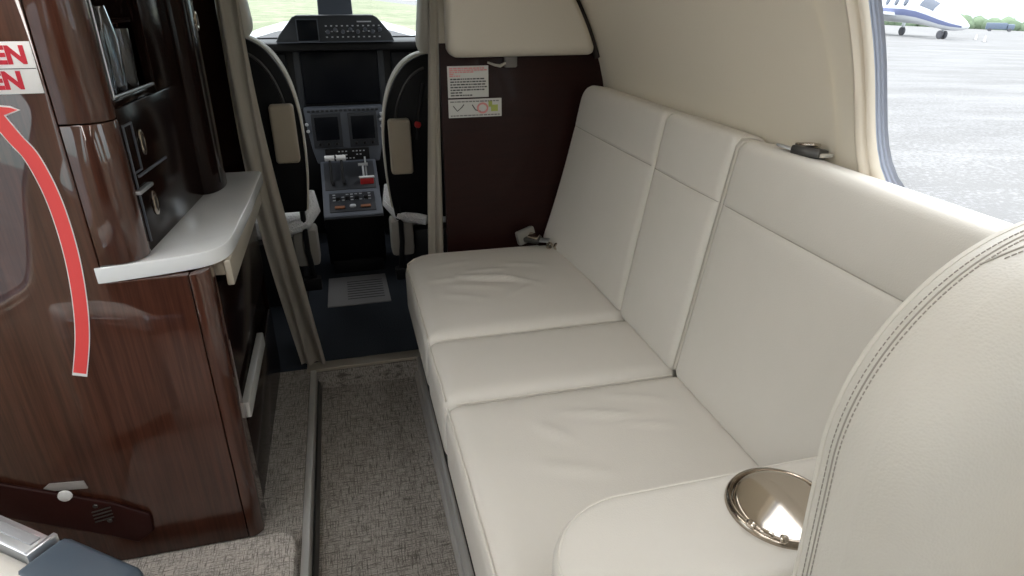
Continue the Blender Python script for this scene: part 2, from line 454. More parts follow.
# ------------------------------------------------------------------ partition and cockpit shell
bm = B()
pr = [(.296, -.02), (.296, 1.02)] + [(wallx(1.02) - .0, 1.02)] + [(wallx(z) , z) for z in (.95, .9, .85, .8, .75, .7)] + [(RW, -.02)]
prism(bm, pr, 'y', 2.0, 2.02, .002)
struct('wall_front', bm, WOODB)
bm = B()
up = [(.296, 1.02)] + [(wallx(z), z) for z in (1.02, 1.1, 1.2, 1.3, 1.4, 1.46)] + [(.296, 1.46)]
prism(bm, up, 'y', 2.0, 2.02); struct('wall_front_upper', bm, PADM)
bm = B()
pl = [(-.30, -.02), (-.30, 1.49)] + [(-wallx(z), z) for z in (1.49, 1.4, 1.3, 1.2, 1.1, 1.0, .9, .8, .7)] + [(-RW, -.02)]
prism(bm, pl, 'y', 2.0, 2.02); struct('wall_front_left', bm, WOODD)
bm = B(); prism(bm, [(.296, 1.46)] + [(RW * math.cos(a), ZC + RW * math.sin(a)) for a in [math.radians(64 + i * 4) for i in range(14)]] + [(-.30, 1.46)], 'y', 2.0, 2.02)
struct('wall_front_top', bm, PADM)
# cockpit barrel and front
bm = B(); sec = []
for yy, sc in ((2.03, 1), (2.6, 1), (3.1, .97), (3.36, .94)):
    ring = [(RW * sc, -.06)] + [(RW * sc * math.cos(PI * i / 30), ZC + RW * sc * math.sin(PI * i / 30)) for i in range(31)] + [(-RW * sc, -.06)]
    sec.append([bm.verts.new((x, yy, z)) for x, z in ring])
for q, (A, D) in enumerate(zip(sec[:-1], sec[1:])):
    for i in range(len(A) - 1):
        if q == 1 and (3 < i < 10 or 22 < i < 29): continue     # side windows
        bm.faces.new((A[i], A[i + 1], D[i + 1], D[i]))
struct('wall_cockpit', bm, COCKW)
bm = B()
arcp = lambda z: .94 * math.sqrt(max(0, RW * RW - ((z - ZC) / .94) ** 2)) if z > ZC else .94 * RW
prism(bm, [(-.797, -.06), (.797, -.06), (.797, .7)] + [(arcp(z), z) for z in (.8, .9, .97)] + [(-arcp(z), z) for z in (.97, .9, .8, .7)], 'y', 3.34, 3.36)
prism(bm, [(arcp(1.38), 1.38)] + [(.94 * RW * math.cos(a), ZC + .94 * RW * math.sin(a)) for a in [math.radians(60 + 6 * i) for i in range(11)]] + [(-arcp(1.38), 1.38)], 'y', 3.34, 3.36)
for s in (1, -1):
    prism(bm, [(s * .60, .97), (s * arcp(.97), .97), (s * arcp(1.1), 1.1), (s * arcp(1.25), 1.25), (s * arcp(1.38), 1.38), (s * .42, 1.38)], 'y', 3.34, 3.36)
struct('wall_cockpit_front', bm, COCKW)
bm = B(); prism(bm, [(-.066, .95), (.098, .95), (.085, 1.40), (-.053, 1.40)], 'y', 3.32, 3.37, .008)
struct('trim_8', bm, GREYL)
bm = B()
prism(bm, [(-.60, .97), (.60, .97), (.42, 1.38), (-.42, 1.38)], 'y', 3.348, 3.352)
struct('window_7', bm, PANE)

# ------------------------------------------------------------------ divan
def gauss(d, w): return math.exp(-(d / w) ** 2)
def seg_d(x, y, a, b_):
    ax, ay = a; bx, by = b_; L = (bx - ax) ** 2 + (by - ay) ** 2
    t = max(0, min(1, ((x - ax) * (bx - ax) + (y - ay) * (by - ay)) / L))
    return math.hypot(x - ax - t * (bx - ax), y - ay - t * (by - ay)), t
def wrinkles(lines):
    def f(x, y):
        s = 0
        for a, b_, h, w in lines:
            d, t = seg_d(x, y, a, b_); s += 1.55 * h * gauss(d, w) * math.sin(PI * min(max(t, .03), .97)) 
        return s
    return f
W1 = wrinkles([((.26, 1.72), (.46, 1.66), .0055, .010), ((.30, 1.74), (.44, 1.74), .004, .008), ((.24, 1.66), (.40, 1.60), .003, .010), ((.38, 1.70), (.52, 1.60), .004, .009),
               ((.20, 1.80), (.36, 1.83), .003, .012), ((.22, 1.60), (.34, 1.54), .003, .012), ((.44, 1.78), (.56, 1.74), .0035, .010), ((.19, 1.70), (.28, 1.70), .003, .011), ((.40, 1.55), (.50, 1.62), .003, .010), ((.27, 1.695), (.45, 1.635), -.004, .012)])
W3 = wrinkles([((.36, 1.0), (.52, .95), .004, .010), ((.42, .96), (.58, .90), .0035, .009), ((.30, .98), (.36, .90), .003, .012), ((.46, 1.04), (.60, .99), .003, .010),
               ((.26, .86), (.40, .80), .003, .014), ((.40, .97), (.54, .92), -.003, .012)])
divan = thing('divan', 'long cream leather three-seat divan along the right cabin wall', 'sofa', (.42, 1.2, 0))
ZS = .378
def slope(u, v, w): return (u, v, w + .003 - .013 * (u - .16))
cs = []
for (ya, yb, rcd, dsp, nm, cr) in ((1.376, 1.955, {(-1, 1): .105, (1, 1): .04, (-1, -1): .03, (1, -1): .03}, W1, 'far', .012),
                                   (1.099, 1.373, .03, lambda x, y: 0, 'mid', .005), (.475, 1.096, .03, W3, 'near', .010)):
    yc, hy = (ya + yb) / 2, (yb - ya) / 2
    def dd(u, v, dsp=dsp, yc=yc, hy=hy, cr=cr):
        a = max(0, 1 - ((u - .41) / .30) ** 2); b2 = max(0, 1 - ((v - yc) / hy) ** 2)
        return dsp(u, v) + cr * a ** .5 * b2 ** .5
    nfine = (52, 60 if nm != 'mid' else 26, 6)
    c = pillow((.137, .69), (ya, yb), (.21, ZS), rcd, .03, disp=dd, n=nfine, warp=slope)
    cs.append(part('seat_cushion', c, LEATHER, divan, sharp=80))
# piping along each cushion's front top edge and the cross seams
for c, (ya, yb) in zip(cs, ((1.376, 1.955), (1.099, 1.373), (.475, 1.096))):
    bm = B(); zf = ZS - .003
    pts = [(.145, ya + .012, zf), (.144, yb - .11 if yb > 1.9 else yb - .012, zf)]
    if yb > 1.9: pts += [(.149, 1.885, zf), (.172, 1.918, zf), (.20, 1.938, zf), (.24, 1.948, zf), (.60, 1.948, zf - .005)]
    tube(bm, pts, .0022, 6)
    if yb < 1.9:
        part('piping', bm, PIPING, c); bm = B(); tube(bm, [(.165, yb - .007, zf + .0035), (.655, yb - .007, zf - .003)], .0024, 6)
    part('piping', bm, PIPING, c)
# backrests: leaning frame
bx0, bz0, bx1, bz1 = .657, .345, .744, .893
vd = Vector((bx1 - bx0, 0, bz1 - bz0)); VL = vd.length; vd.normalize(); wd = Vector((-vd.z, 0, vd.x))
def bxf(u, v, w): return Vector((bx0, u, bz0)) + vd * v + wd * w
CRV = VL * .768
for (ya, yb, top, dep, fw, kind) in ((1.405, 1.975, VL + .006, -.085, .0, 0), (1.098, 1.402, VL + .008, -.08, .004, 1), (.475, 1.095, VL + .004, -.08, .004, 2)):
    yc, hy = (ya + yb) / 2, (yb - ya) / 2
    def dd(u, v, yc=yc, hy=hy):
        return -.0035 * gauss(v - CRV, .004) - .003 * gauss(v - CRV, .02) + .008 * max(0, 1 - ((u - yc) / hy) ** 2) ** .5 * max(0, 1 - ((v - VL / 2) / (VL / 2)) ** 2) ** .5
    rcd = {(1, 1): .06 if kind == 0 else .028, (-1, 1): .028, (1, -1): .028, (-1, -1): .028}
    def lx(u, v, w, ya=ya, yb=yb, kind=kind):
        if kind == 0:            # the far edge leans and comes forward towards its foot
            q = (u - ya) / (yb - ya) * max(0, 1 - v / VL); u += .022 * q; w += .045 * q * q
        return bxf(u, v, w)
    c = pillow((ya, yb), (.020, top), (dep, fw), rcd, .020, xf=lx, disp=dd, n=(22, 26, 5), vs=[CRV + q for q in (-.03, -.02, -.012, -.008, -.005, -.0025, 0, .0025, .005, .008, .012, .02, .03)])
    p = part('backrest', c, LEATHER, divan, sharp=80)
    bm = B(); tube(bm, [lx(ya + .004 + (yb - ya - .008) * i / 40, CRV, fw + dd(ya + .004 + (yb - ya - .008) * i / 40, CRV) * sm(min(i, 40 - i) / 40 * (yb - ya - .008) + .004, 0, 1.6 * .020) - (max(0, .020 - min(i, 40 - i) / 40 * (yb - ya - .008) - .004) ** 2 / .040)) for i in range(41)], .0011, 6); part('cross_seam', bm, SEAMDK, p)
    for e, q in ((ya + .004, 1), (yb - .004, 1)):
        if (kind == 0 and e > yc): continue
        bm = B()
        tube(bm, [lx(e, .04, fw - .004), lx(e, top - .02, fw - .004), bxf(e, top - .006, fw - .012), bxf(e, top - .003, fw - .03), bxf(e, top - .004, dep + .02)], .0021, 6)
        part('piping', bm, PIPING, p)
# base under the cushions
bm = B(); box(bm, .20, .82, .48, 1.95, .001, .222, .01); part('base', bm, mat('divan_base_leather', (.20, .17, .14), .6), divan)
# armrest console at the near end
AY, AXL = .648, .192
arm = pillow((AXL, .80), (.456, AY), (.06, .50), {(-1, 1): .13, (1, 1): .02, (-1, -1): .018, (1, -1): .018}, .016, n=(24, 24, 8), disp=lambda u, v: .003, vsplit=.49)
arm = part('armrest', arm, LEATHER, divan, sharp=80)
bm = B(); pth = [(AXL + .008, .475, .499)]
for i in range(13):
    a = PI - (PI / 2) * i / 12; pth.append((AXL + .13 + .122 * math.cos(a), AY - .13 + .122 * math.sin(a), .4985))
pth.append((.70, AY - .008, .4985)); tube(bm, pth, .0022, 6); part('piping', bm, PIPING, arm)
# cup holder
CX, CY, CZ = .532, .558, .502
bm = B(); lathe(bm, [(.0655, .0), (.0665, .007), (.069, .0105), (.0725, .0095), (.0755, .004), (.076, -.004), (.066, -.006), (.0655, -.03)], T(CX, CY, CZ), 56, False)
cup = part('cup_holder', bm, NICKEL, arm, label='round bronze nickel cup holder ring', sharp=60)
bm = B(); lathe(bm, [(0, .0062), (.02, .0060), (.04, .0053), (.056, .0042), (.063, .0028), (.0648, .0), (.0648, -.004), (0, -.004)], T(CX, CY, CZ + .003) @ Matrix.Rotation(math.radians(6), 4, Vector((.86, -.5, 0))), 64)
part('lid', bm, NICKELB, cup, label='polished hinged lid', sharp=60)
bm = B()
for a0_, a1_, rr in ((196, 206, .0055), (232, 240, .0058), (212, 226, .0042)):
    pts = [(CX + .0705 * math.cos(math.radians(a)), CY + .0705 * math.sin(math.radians(a)), CZ + .011) for a in [a0_ + (a1_ - a0_) * i / 6 for i in range(7)]]
    tube(bm, pts, [rr * q for q in (.7, .95, 1, 1, 1, .95, .7)], 10)
part('latch', bm, NICKELB, cup)

# belt hardware on the divan
def buckle(name, base, rot, label):
    t = thing(name, label, 'seat belt', base)
    M = T(*base) @ rot
    bm = B(); box(bm, -.028, .028, -.019, .019, .004, .022, .006, M); part('buckle_body', bm, DARKM, t)
    bm = B(); box(bm, -.016, .020, -.014, .014, .022, .029, .004, M @ RY(.15)); part('release_flap', bm, NICKELB, t)
    bm = B(); box(bm, .026, .062, -.011, .011, .006, .011, .002, M @ RY(-.12)); part('tongue', bm, STEEL, t)
    bm = B(); 
    tube(bm, [(M @ Vector((-.026, -.012, .010))), (M @ Vector((-.04, 0, .014))), (M @ Vector((-.026, .012, .010)))], .004, 8)
    part('strap_loop', bm, WEB, t); return t
buckle('lap_belt', (.792, .955, .884), RZ(math.radians(112)) @ RX(.2), 'metal seat belt buckle lying on top of divan backrest by the window')
t = buckle('lap_belt', (.575, 1.930, .394), RZ(math.radians(-40)) @ RX(.3), 'metal seat belt end poking out at the far corner of divan')
M = T(.560, 1.945, .388)
bm = B(); box(bm, -.034, .034, -.012, .012, .0, .05, .008, M @ RY(-.25) @ RZ(.2)); part('anchor_sleeve', bm, mat('grey_sleeve', (.22, .21, .19), .6), t)
bm = B()
for dx in (.028, .05): lathe(bm, [(.007, -.004), (.012, -.004), (.013, .0), (.012, .004), (.007, .004), (.007, -.004)], T(.56 + dx + .03, 1.90 - dx * .6, .393) @ RX(PI / 2) @ RY(.4), 20, False)
part('ring', bm, NICKELB, t)

# ------------------------------------------------------------------ near seat on the right
seat = thing('cabin_seat', 'large cream leather cabin seat with stitched edge beside the cup holder', 'armchair', (.63, .1, 0))
LE = math.radians(-8)
SX0, SX1, SR, ST, SD = .466, .835, .25, .948, .125
def sxf(u, v, w):                # v up along the back, w towards the sitter (-y)
    return Vector((u, .452 - SD - w + .04 * (v - .6), v))
def sdd(u, v): return .012 * max(0, 1 - ((u - .65) / .185) ** 2) ** .6 * sm(v, .3, .6)
bk = pillow((SX0, SX1), (.30, ST), (-SD, .0), {(-1, 1): SR, (1, 1): .12, (-1, -1): .075, (1, -1): .075}, .07, xf=sxf, disp=sdd, n=(34, 44, 8), rb=.010)
bk = part('backrest', bk, GRAINED, seat, sharp=80)
def edge_path(ins, w, n0=26):
    P = []; R_ = SR - ins; cxl, cz = SX0 + SR, ST - SR
    for i in range(n0): P.append((SX0 + ins, .38 + (cz - .38) * i / n0, w))
    for i in range(31):
        a = PI - (PI / 2) * i / 30; P.append((cxl + R_ * math.cos(a), cz + R_ * math.sin(a), w))
    P.append((SX1 - .12, ST - ins, w)); return [sxf(*p) for p in P]
bm = B(); tube(bm, edge_path(.003, -SD + .003), .004, 6); part('piping', bm, PIPING, bk)
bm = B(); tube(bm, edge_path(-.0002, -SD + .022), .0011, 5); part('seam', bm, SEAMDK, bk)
def dashes(P, step, ln, r):
    bm = B(); acc = 0; P = [Vector(p) for p in P]
    # resample
    Q = [P[0]]
    for a, b_ in zip(P[:-1], P[1:]):
        L = (b_ - a).length; k = max(1, int(L / .002))
        Q += [a + (b_ - a) * i / k for i in range(1, k + 1)]
    run = 0; start = Q[0]; 
    i = 0
    while i < len(Q) - 4:
        j = i; L = 0
        while j < len(Q) - 1 and L < ln: L += (Q[j + 1] - Q[j]).length; j += 1
        tube(bm, [Q[i], Q[j]], r, 5); L = 0; i = j
        while i < len(Q) - 1 and L < step - ln: L += (Q[i + 1] - Q[i]).length; i += 1
    return bm
part('stitching', dashes(edge_path(-.0005, -SD + .027), .0062, .0042, .0008), THREAD, bk, label='grey stitching along the edge')
part('stitching', dashes(edge_path(-.0005, -SD + .016), .0062, .0042, .0007), THREAD, bk)
def vt(u): return ST - SR + math.sqrt(max(0, SR * SR - max(0, SX0 + SR - u) ** 2)) + .0004
hp = [(.585 + .185 * i / 24, -SD + .026 + .034 * (i / 24) ** .8) for i in range(25)]
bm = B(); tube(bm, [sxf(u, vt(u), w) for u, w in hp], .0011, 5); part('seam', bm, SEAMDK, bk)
for dq in (.006,): part('stitching', dashes([sxf(u, vt(u) + .0003, w + dq) for u, w in hp[2:]], .0062, .0042, .0007), THREAD, bk)
c = pillow((.42, .83), (-.16, .315), (.20, .40), .05, .035, n=(20, 20, 5), disp=lambda u, v: .012); part('seat_cushion', c, LEATHER, seat, sharp=80)
bm = B(); box(bm, .47, .79, -.10, .40, .001, .199, .02); part('base', bm, mat('seat_base_paint', (.22, .19, .15), .6), seat)

# ------------------------------------------------------------------ near armrest at lower left
ls = thing('cabin_seat', 'cream seat arm with steel strip and slate end at the bottom left corner', 'armchair', (-.50, .55, 0))
ax = Vector((.80, -.60, 0)).normalized()
ML = T(-.452, .742, .50) @ RZ(math.atan2(ax.y, ax.x))     # local x runs along the strip towards the aisle
bm = pillow((-.24, .10), (-.20, -.012), (-.42, .012), .05, .03, n=(18, 16, 6)); bmesh.ops.transform(bm, matrix=ML, verts=bm.verts[:])
a_ = part('arm_pad', bm, LEATHER, ls, sharp=80)
bm = B(); box(bm, -.24, .022, -.012, .022, -.03, .006, .003, ML); box(bm, .018, .026, -.016, .024, -.03, .014, .002, ML)
st = part('steel_strip', bm, STEEL, ls)
bm = B(); box(bm, -.22, .004, .001, .014, .005, .0085, .001, ML); part('groove_insert', bm, mat('grey_insert', (.25, .25, .26), .4), st)
bm = B(); box(bm, .030, .175, -.045, .030, -.05, .012, .012, ML, 3); part('end_cap', bm, SLATE, ls)
bm = B(); box(bm, -.20, .05, -.18, -.04, -.499, -.425, .02, ML); part('base', bm, BLACKP, ls)

# rounded carpeted plinth
bm = pillow((-.60, -.203), (.80, 1.188), (-.001, .032), {(1, 1): .045, (-1, 1): .01, (1, -1): .02, (-1, -1): .01}, .008, n=(12, 12, 3))
bmesh.ops.translate(bm, verts=bm.verts[:], vec=(0, 0, .002))
solo('carpet_plinth', bm, CARPETL, 'pale woven carpeted plinth with rounded corner before the wooden cabinet', 'step', sharp=70)

# ------------------------------------------------------------------ galley cabinets
YA = 1.22
gal = thing('galley_cabinet', 'glossy mahogany galley cabinet with red arrow and glasses niche', 'cabinet', (-.6, 1.5, 0))
wl = [(-wallx(z) + .004, z) for z in (1.40, 1.34, 1.27, 1.2, 1.1, 1.0, .9, .8, .7)]
bm = B()
prism(bm, [(-.317, .002), (-.317, .668), (-.4595, .668), (-.4595, 1.40)] + wl + [(-RW + .004, .002)], 'y', YA, YA + .02, .0012)
panel = part('aft_panel', bm, WOOD, gal, sharp=50)
def colpoly(x0, x1, y1, r, y0=YA, inner=.018):
    P = [(x0, y0)]
    for i in range(9):
        a = -PI / 2 + (PI / 2) * i / 8; P.append((x1 - r + r * math.cos(a), y0 + r + r * math.sin(a)))
    P += [(x1, y1), (x1 - inner, y1)]
    P += [(x1 - inner, y0 + r + .004), (x1 - r - .002, y0 + inner), (x0, y0 + inner)]
    return P
bm = B(); prism(bm, colpoly(-.3145, -.283, 1.29, .028), 'z', .002, .668, .001); part('corner_post', bm, WOOD, gal, sharp=50)
bm = B(); prism(bm, colpoly(-.457, -.384, 1.275, .045), 'z', .955, 1.40, .001); part('upper_door', bm, WOOD, gal, sharp=50)
bm = B(); prism(bm, colpoly(-.457, -.384, 1.275, .045), 'z', .702, .9525, .001); part('lower_door', bm, WOOD, gal, sharp=50)
# lower aisle side with drawers
bm = B(); box(bm, -.84, -.302, YA + .024, 1.925, .002, .666, .003); part('carcass', bm, WOODD, gal)
for (z0, z1) in ((.37, .60), (.03, .255)):
    bm = B(); box(bm, -.301, -.286, 1.30, 1.92, z0, z1, .004); dr = part('drawer', bm, WOODD, gal)
    if z0 > .3:
        pb = B(); box(pb, -.298, -.266, 1.30, 1.86, .63, .668, .002); box(pb, -.264, -.250, 1.285, 1.86, .612, .667, .003); part('pull_ledge', pb, PULLM, dr, label='cream pull ledge under the worktop')
    else:
        pb = B(); box(pb, -.290, -.273, 1.30, 1.64, .277, .318, .003)
        part('pull_ledge', pb, RAILM, dr, label='bright metal drawer pull')
# upper aisle side
k_ = .0833
def gx(y): return -.385 + (y - 1.27) * k_
def gside(bm, y0, y1, z0, z1, thick=.02, off=0., bev=.002):
    P = [(gx(y0) + off, y0), (gx(y1) + off, y1), (gx(y1) + off - thick, y1), (gx(y0) + off - thick, y0)]
    prism(bm, P, 'z', z0, z1, bev); return bm
part('side_panel', gside(gside(gside(B(), 1.278, 1.72, .702, .968, .02), 1.50, 1.72, .969, 1.40), 1.278, 1.4995, 1.36, 1.40), WOODD, gal)
bm = B(); gside(bm, 1.28, 1.499, .983, 1.398, .003, -.13); part('niche_mirror', bm, MIRROR, gal, label='smoked mirror at the back of the niche')
bm = B(); gside(bm, 1.279, 1.50, .968, .982, .17, -.004); part('niche_shelf', bm, WOODD, gal)
bm = B(); gside(bm, 1.279, 1.50, .9825, .988, .006, -.002, .001); tube(bm, [(gx(1.282), 1.282, .985), (gx(1.282), 1.282, 1.36)], .0025, 6)
part('niche_edge', bm, STEEL, gal, label='bright metal edge of the niche')
bm = B(); gside(bm, 1.30, 1.46, .84, .845, .004, .0035, .001); gside(bm, 1.283, 1.286, .72, .94, .004, .0035, .001)
gside(bm, 1.286, 1.325, .935, .939, .004, .0035, .001); gside(bm, 1.322, 1.325, .85, .939, .004, .0035, .001); gside(bm, 1.286, 1.325, .85, .853, .004, .0035, .001)
part('flap_frame', bm, GREYL, gal)
bm = B(); gside(bm, 1.27, 1.34, .815, .822, .012, .010, .002); part('bright_bracket', bm, STEEL, gal)
def latch(y, z, parent, x=None, s=1.):
    x = gx(y) if x is None else x
    M = T(x + .002, y, z) @ RZ(-.083) @ RY(PI / 2)
    bm = B(); lathe(bm, [(0, .004), (.006, .0045), (.0085, .003), (.010, .0045), (.0135, .0055), (.016, .003), (.0165, -.001)], M @ Matrix.Diagonal((1.5 * s, .75 * s, .5, 1)), 28)
    l = part('latch', bm, NICKELB, parent, label='oval bright latch')
    bm = B(); box(bm, -.012 * s, .012 * s, -.0022, .0022, .0018, .0035, .001, M); part('latch_grip', bm, DARKM, l)
latch(1.355, .895, gal); latch(1.347, .778, gal)
# rounded tall post at the forward end
bm = B(); P = [(-.40, 1.66), (-.368, 1.655)]
for i in range(13):
    a = -PI * .55 + PI * .9 * i / 12; P.append((-.352 + .040 * math.cos(a), 1.745 + .085 * math.sin(a)))
P += [(-.40, 1.84)]
prism(bm, P, 'z', .702, 1.40, .0015); post = part('end_post', bm, WOODD, gal, sharp=50)
latch(1.752, 1.095, post, x=-.3125, s=.9)
bm = B(); tube(bm, [(-.3165, 1.705, .72), (-.3165, 1.705, 1.38)], .0022, 6); part('edge_bead', bm, DARKM, post)
bm = B(); box(bm, -.80, -.41, 1.50, 1.925, .702, 1.10, .003); part('upper_carcass', bm, WOODD, gal)
# reflection in the gloss panel, built as a thin raised bar with fittings
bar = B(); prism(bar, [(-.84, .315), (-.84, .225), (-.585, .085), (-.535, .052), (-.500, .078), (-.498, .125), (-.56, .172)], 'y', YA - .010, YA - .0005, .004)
lb = part('reflected_bar', bar, mat('reflected_oxblood', (.024, .0045, .0035), .5, spec=.2), panel, label='modelled reflection of a dark red bar low on the panel', sharp=50)
bm = B(); lathe(bm, [(0, .007), (.009, .0065), (.0125, .004), (.0135, 0)], T(-.638, YA - .0095, .212) @ RX(PI / 2), 24); part('reflected_button', bm, WHITEK, lb)
bm = B()
for (x, z) in ((-.592, .172), (-.575, .128)): lathe(bm, [(0, .003), (.004, .0025), (.0055, 0)], T(x, YA - .0095, z) @ RX(PI / 2), 14)
for i in range(4): tube(bm, [(-.602, YA - .011, .158 - i * .009), (-.565, YA - .011, .164 - i * .009)], .0016, 5)
part('reflected_screw', bm, DARKM, lb)
bm = B(); prism(bm, [(-.675, .232), (-.662, .242), (-.60, .236), (-.597, .216), (-.655, .222)], 'y', YA - .004, YA - .0005, .001); part('reflected_plate', bm, mat('reflected_pale_grey', (.30, .28, .27), .5), panel)  # pale streak of the same reflection, built as a raised plate
# stickers on the tall panel
sx = -.463
bm = B(); box(bm, -.62, sx, YA - .0016, YA - .0003, 1.006, 1.0845, .0004); stk = part('sticker', bm, WHITEST, panel, label='white sticker with red letters')
ME = T(0, YA - .0017, 0) @ RX(PI / 2)
for s_, rx, rz, h in (('EN', -.4735, 1.0525, .0255), ('EN', -.488, 1.0145, .0255)):
    tb = text_bm(s_, h / .70, .0016)
    xs = [v.co.x for v in tb.verts]; w_ = max(xs)
    bmesh.ops.transform(tb, matrix=T(rx - w_, YA - .002, rz) @ RX(PI / 2), verts=tb.verts[:])
    part('letters', tb, CRIM, stk, label='red letters EN')
bm = B(); box(bm, -.62, sx - .001, YA - .0022, YA - .0014, 1.0438, 1.0448); part('divider_line', bm, INK, stk)
def catm(pts, n=10):
    out = []
    P = [pts[0]] + list(pts) + [pts[-1]]
    for i in range(1, len(P) - 2):
        for k in range(n):
            t = k / n; a, b_, c, d = P[i - 1], P[i], P[i + 1], P[i + 2]
            out.append(tuple(.5 * ((2 * b_[q]) + (-a[q] + c[q]) * t + (2 * a[q] - 5 * b_[q] + 4 * c[q] - d[q]) * t * t + (-a[q] + 3 * b_[q] - 3 * c[q] + d[q]) * t ** 3) for q in range(len(b_))))
    out.append(tuple(pts[-1])); return out
cen = catm([(-.5405, .972), (-.524, .935), (-.508, .90), (-.4965, .83), (-.4955, .74), (-.504, .65), (-.520, .565), (-.5455, .482)], 8)
def ribbon(bm, cen, hw, y0, y1, head=None, dy=0):
    L, R_ = [], []
    for i, p in enumerate(cen):
        a = Vector(cen[max(0, i - 1)]); b_ = Vector(cen[min(len(cen) - 1, i + 1)]); d = (b_ - a).normalized(); nrm = Vector((-d.y, d.x))
        L.append(Vector(p) + nrm * hw); R_.append(Vector(p) - nrm * hw)
    vs = {}
    for y in (y0, y1):
        vs[y] = ([bm.verts.new((q.x, y, q.y)) for q in L], [bm.verts.new((q.x, y, q.y)) for q in R_])
    for i in range(len(cen) - 1):
        for y in (y0, y1): bm.faces.new((vs[y][0][i], vs[y][0][i + 1], vs[y][1][i + 1], vs[y][1][i]))
        for s in (0, 1): bm.faces.new((vs[y0][s][i], vs[y0][s][i + 1], vs[y1][s][i + 1], vs[y1][s][i]))
    for i in (0, len(cen) - 1): bm.faces.new((vs[y0][0][i], vs[y0][1][i], vs[y1][1][i], vs[y1][0][i]))
    if head: prism(bm, head, 'y', y0 + dy, y1)
    return bm
hd = [(-.585, 1.015), (-.548, .975), (-.531, .986), (-.503, .984), (-.54, 1.02)]
hd = [(-.548, .950), (-.512, .985), (-.524, .998), (-.60, 1.03), (-.60, .975)]
ar = part('arrow_sticker', ribbon(B(), cen, .0125, YA - .0012, YA - .0003, [(-.556, .962), (-.504, .981), (-.517, .988), (-.62, 1.001), (-.62, .93)], dy=-.0001), WHITEST, panel, label='curved arrow sticker with white border')
part('red_arrow', ribbon(B(), [(cen[0][0], cen[0][1])] + cen[1:-1], .0108, YA - .0019, YA - .0011, [(-.556, .965), (-.508, .9815), (-.518, .9855), (-.618, .998), (-.618, .935)], dy=-.0002), REDST, ar, label='red arrow')
# worktop
poly = [(-.4585, YA - .003), (-.44, YA - .002), (-.40, YA + .0045), (-.36, YA + .012), (-.32, YA + .022), (-.285, YA + .036), (-.262, YA + .06), (-.25, YA + .095), (-.2465, YA + .15),
        (-.240, 1.60), (-.238, 1.87), (-.245, 1.885), (-.262, 1.89), (-.83, 1.89), (-.83, 1.30), (-.4585, 1.30)]
poly = [(-.4585, YA - .0005), (-.467, YA - .0005), (-.467, YA - .005)] + catm([(-.4585, YA - .0045)] + poly[1:9], 5) + poly[9:]
bm = B(); prism(bm, poly, 'z', .669, .7, .007, seg=3)
solo('worktop', bm, COUNTER, 'glossy white worktop with rounded corner on the wooden galley cabinet', 'countertop', sharp=50)
# glasses in the niche
for i, (dy, h, r) in enumerate(((1.335, .11, .024), (1.395, .15, .022), (1.45, .11, .024))):
    bm = B(); lathe(bm, [(0, .001), (r * .8, .001), (r * .85, .006), (r, h * .6), (r * (1.0 if i != 1 else .6), h), (r * (.93 if i != 1 else .53), h), (r * .92, h * .6), (r * .74, .012), (0, .012)], T(gx(dy) - .034, dy, .9825), 20)
    lab = ('low crystal tumbler nearest the panel edge in the niche', 'tall crystal decanter between two tumblers in the niche', 'low crystal tumbler farthest from the panel edge in the niche')[i]
    solo('decanter' if i == 1 else 'tumbler', bm, CRYSTAL, lab, 'glass', group=None)

# ------------------------------------------------------------------ partition pad, placards, curtains
bm = pillow((.312, .80), (.982, 1.45), (0, .06), {(-1, -1): .035, (1, -1): .03, (-1, 1): .03, (1, 1): .1}, .022, n=(18, 18, 5),
            xf=lambda u, v, w: Vector((.312 + (u - .312) * ((max(.30, wallx(v) - .022) - .312) / (.80 - .312)), 1.999 - w, v)), disp=lambda u, v: .004)
solo('bulkhead_pad', bm, PADM, 'smooth cream upholstered pad above the dark wood bulkhead', 'pad', sharp=80)
bm = B(); tube(bm, [(wallx(z) - .010, 1.985, z) for z in [.97 + .04 * i for i in range(13)]], .009, 6)
struct('gap_shade_strip', bm, mat('dark_gap_shade', (.02, .012, .01), .6))  # shade of the gap between pad and wall, drawn as a dark tube
def placard(x0, x1, z0, z1, label, rows, extra=None):
    bm = B(); box(bm, x0, x1, 1.9982, 1.9997, z0, z1, .0004)
    t = solo('placard', bm, mat('placard_white', (.62, .62, .60), .5), label, 'sign')
    for nm, m, (za, zb, n, lo) in rows:
        random.seed(n); bm = B()
        for i in range(n):
            if n == 2 and i == 1: part(nm, bm, m, t); bm = B()
            z = za + (zb - za) * i / max(1, n - 1); x = x0 + .006 + lo
            while x < x1 - .012:
                w_ = random.uniform(.004, .013)
                box(bm, x, min(x + w_, x1 - .005), 1.9976, 1.9984, z - .0019, z + .0019); x += w_ + .0022
                if random.random() < .06 and n > 4: break
        part(nm, bm, m, t)
    return t
placard(.318, .445, .862, .955, 'white placard with a red heading and black lines on bulkhead', [('red_text', PINKP, (.948, .926, 5, .0)), ('black_text', INK, (.917, .869, 7, .002))])
t = placard(.3175, .486, .802, .8575, 'white picture placard directly below the text placard on bulkhead', [('black_text', mat('grey_ink', (.22, .22, .22), .6), (.850, .808, 2, .0))])
bm = B(); tube(bm, [(.425 + .0155 * math.cos(a), 1.9978, .829 + .014 * math.sin(a)) for a in [i * 2 * PI / 24 for i in range(24)]], .003, 6, True); part('pink_ring', bm, PINKP, t)
bm = B(); box(bm, .444, .456, 1.9976, 1.9984, .832, .851); box(bm, .452, .474, 1.9976, 1.9984, .818, .838); part('green_figure', bm, GREENP, t)
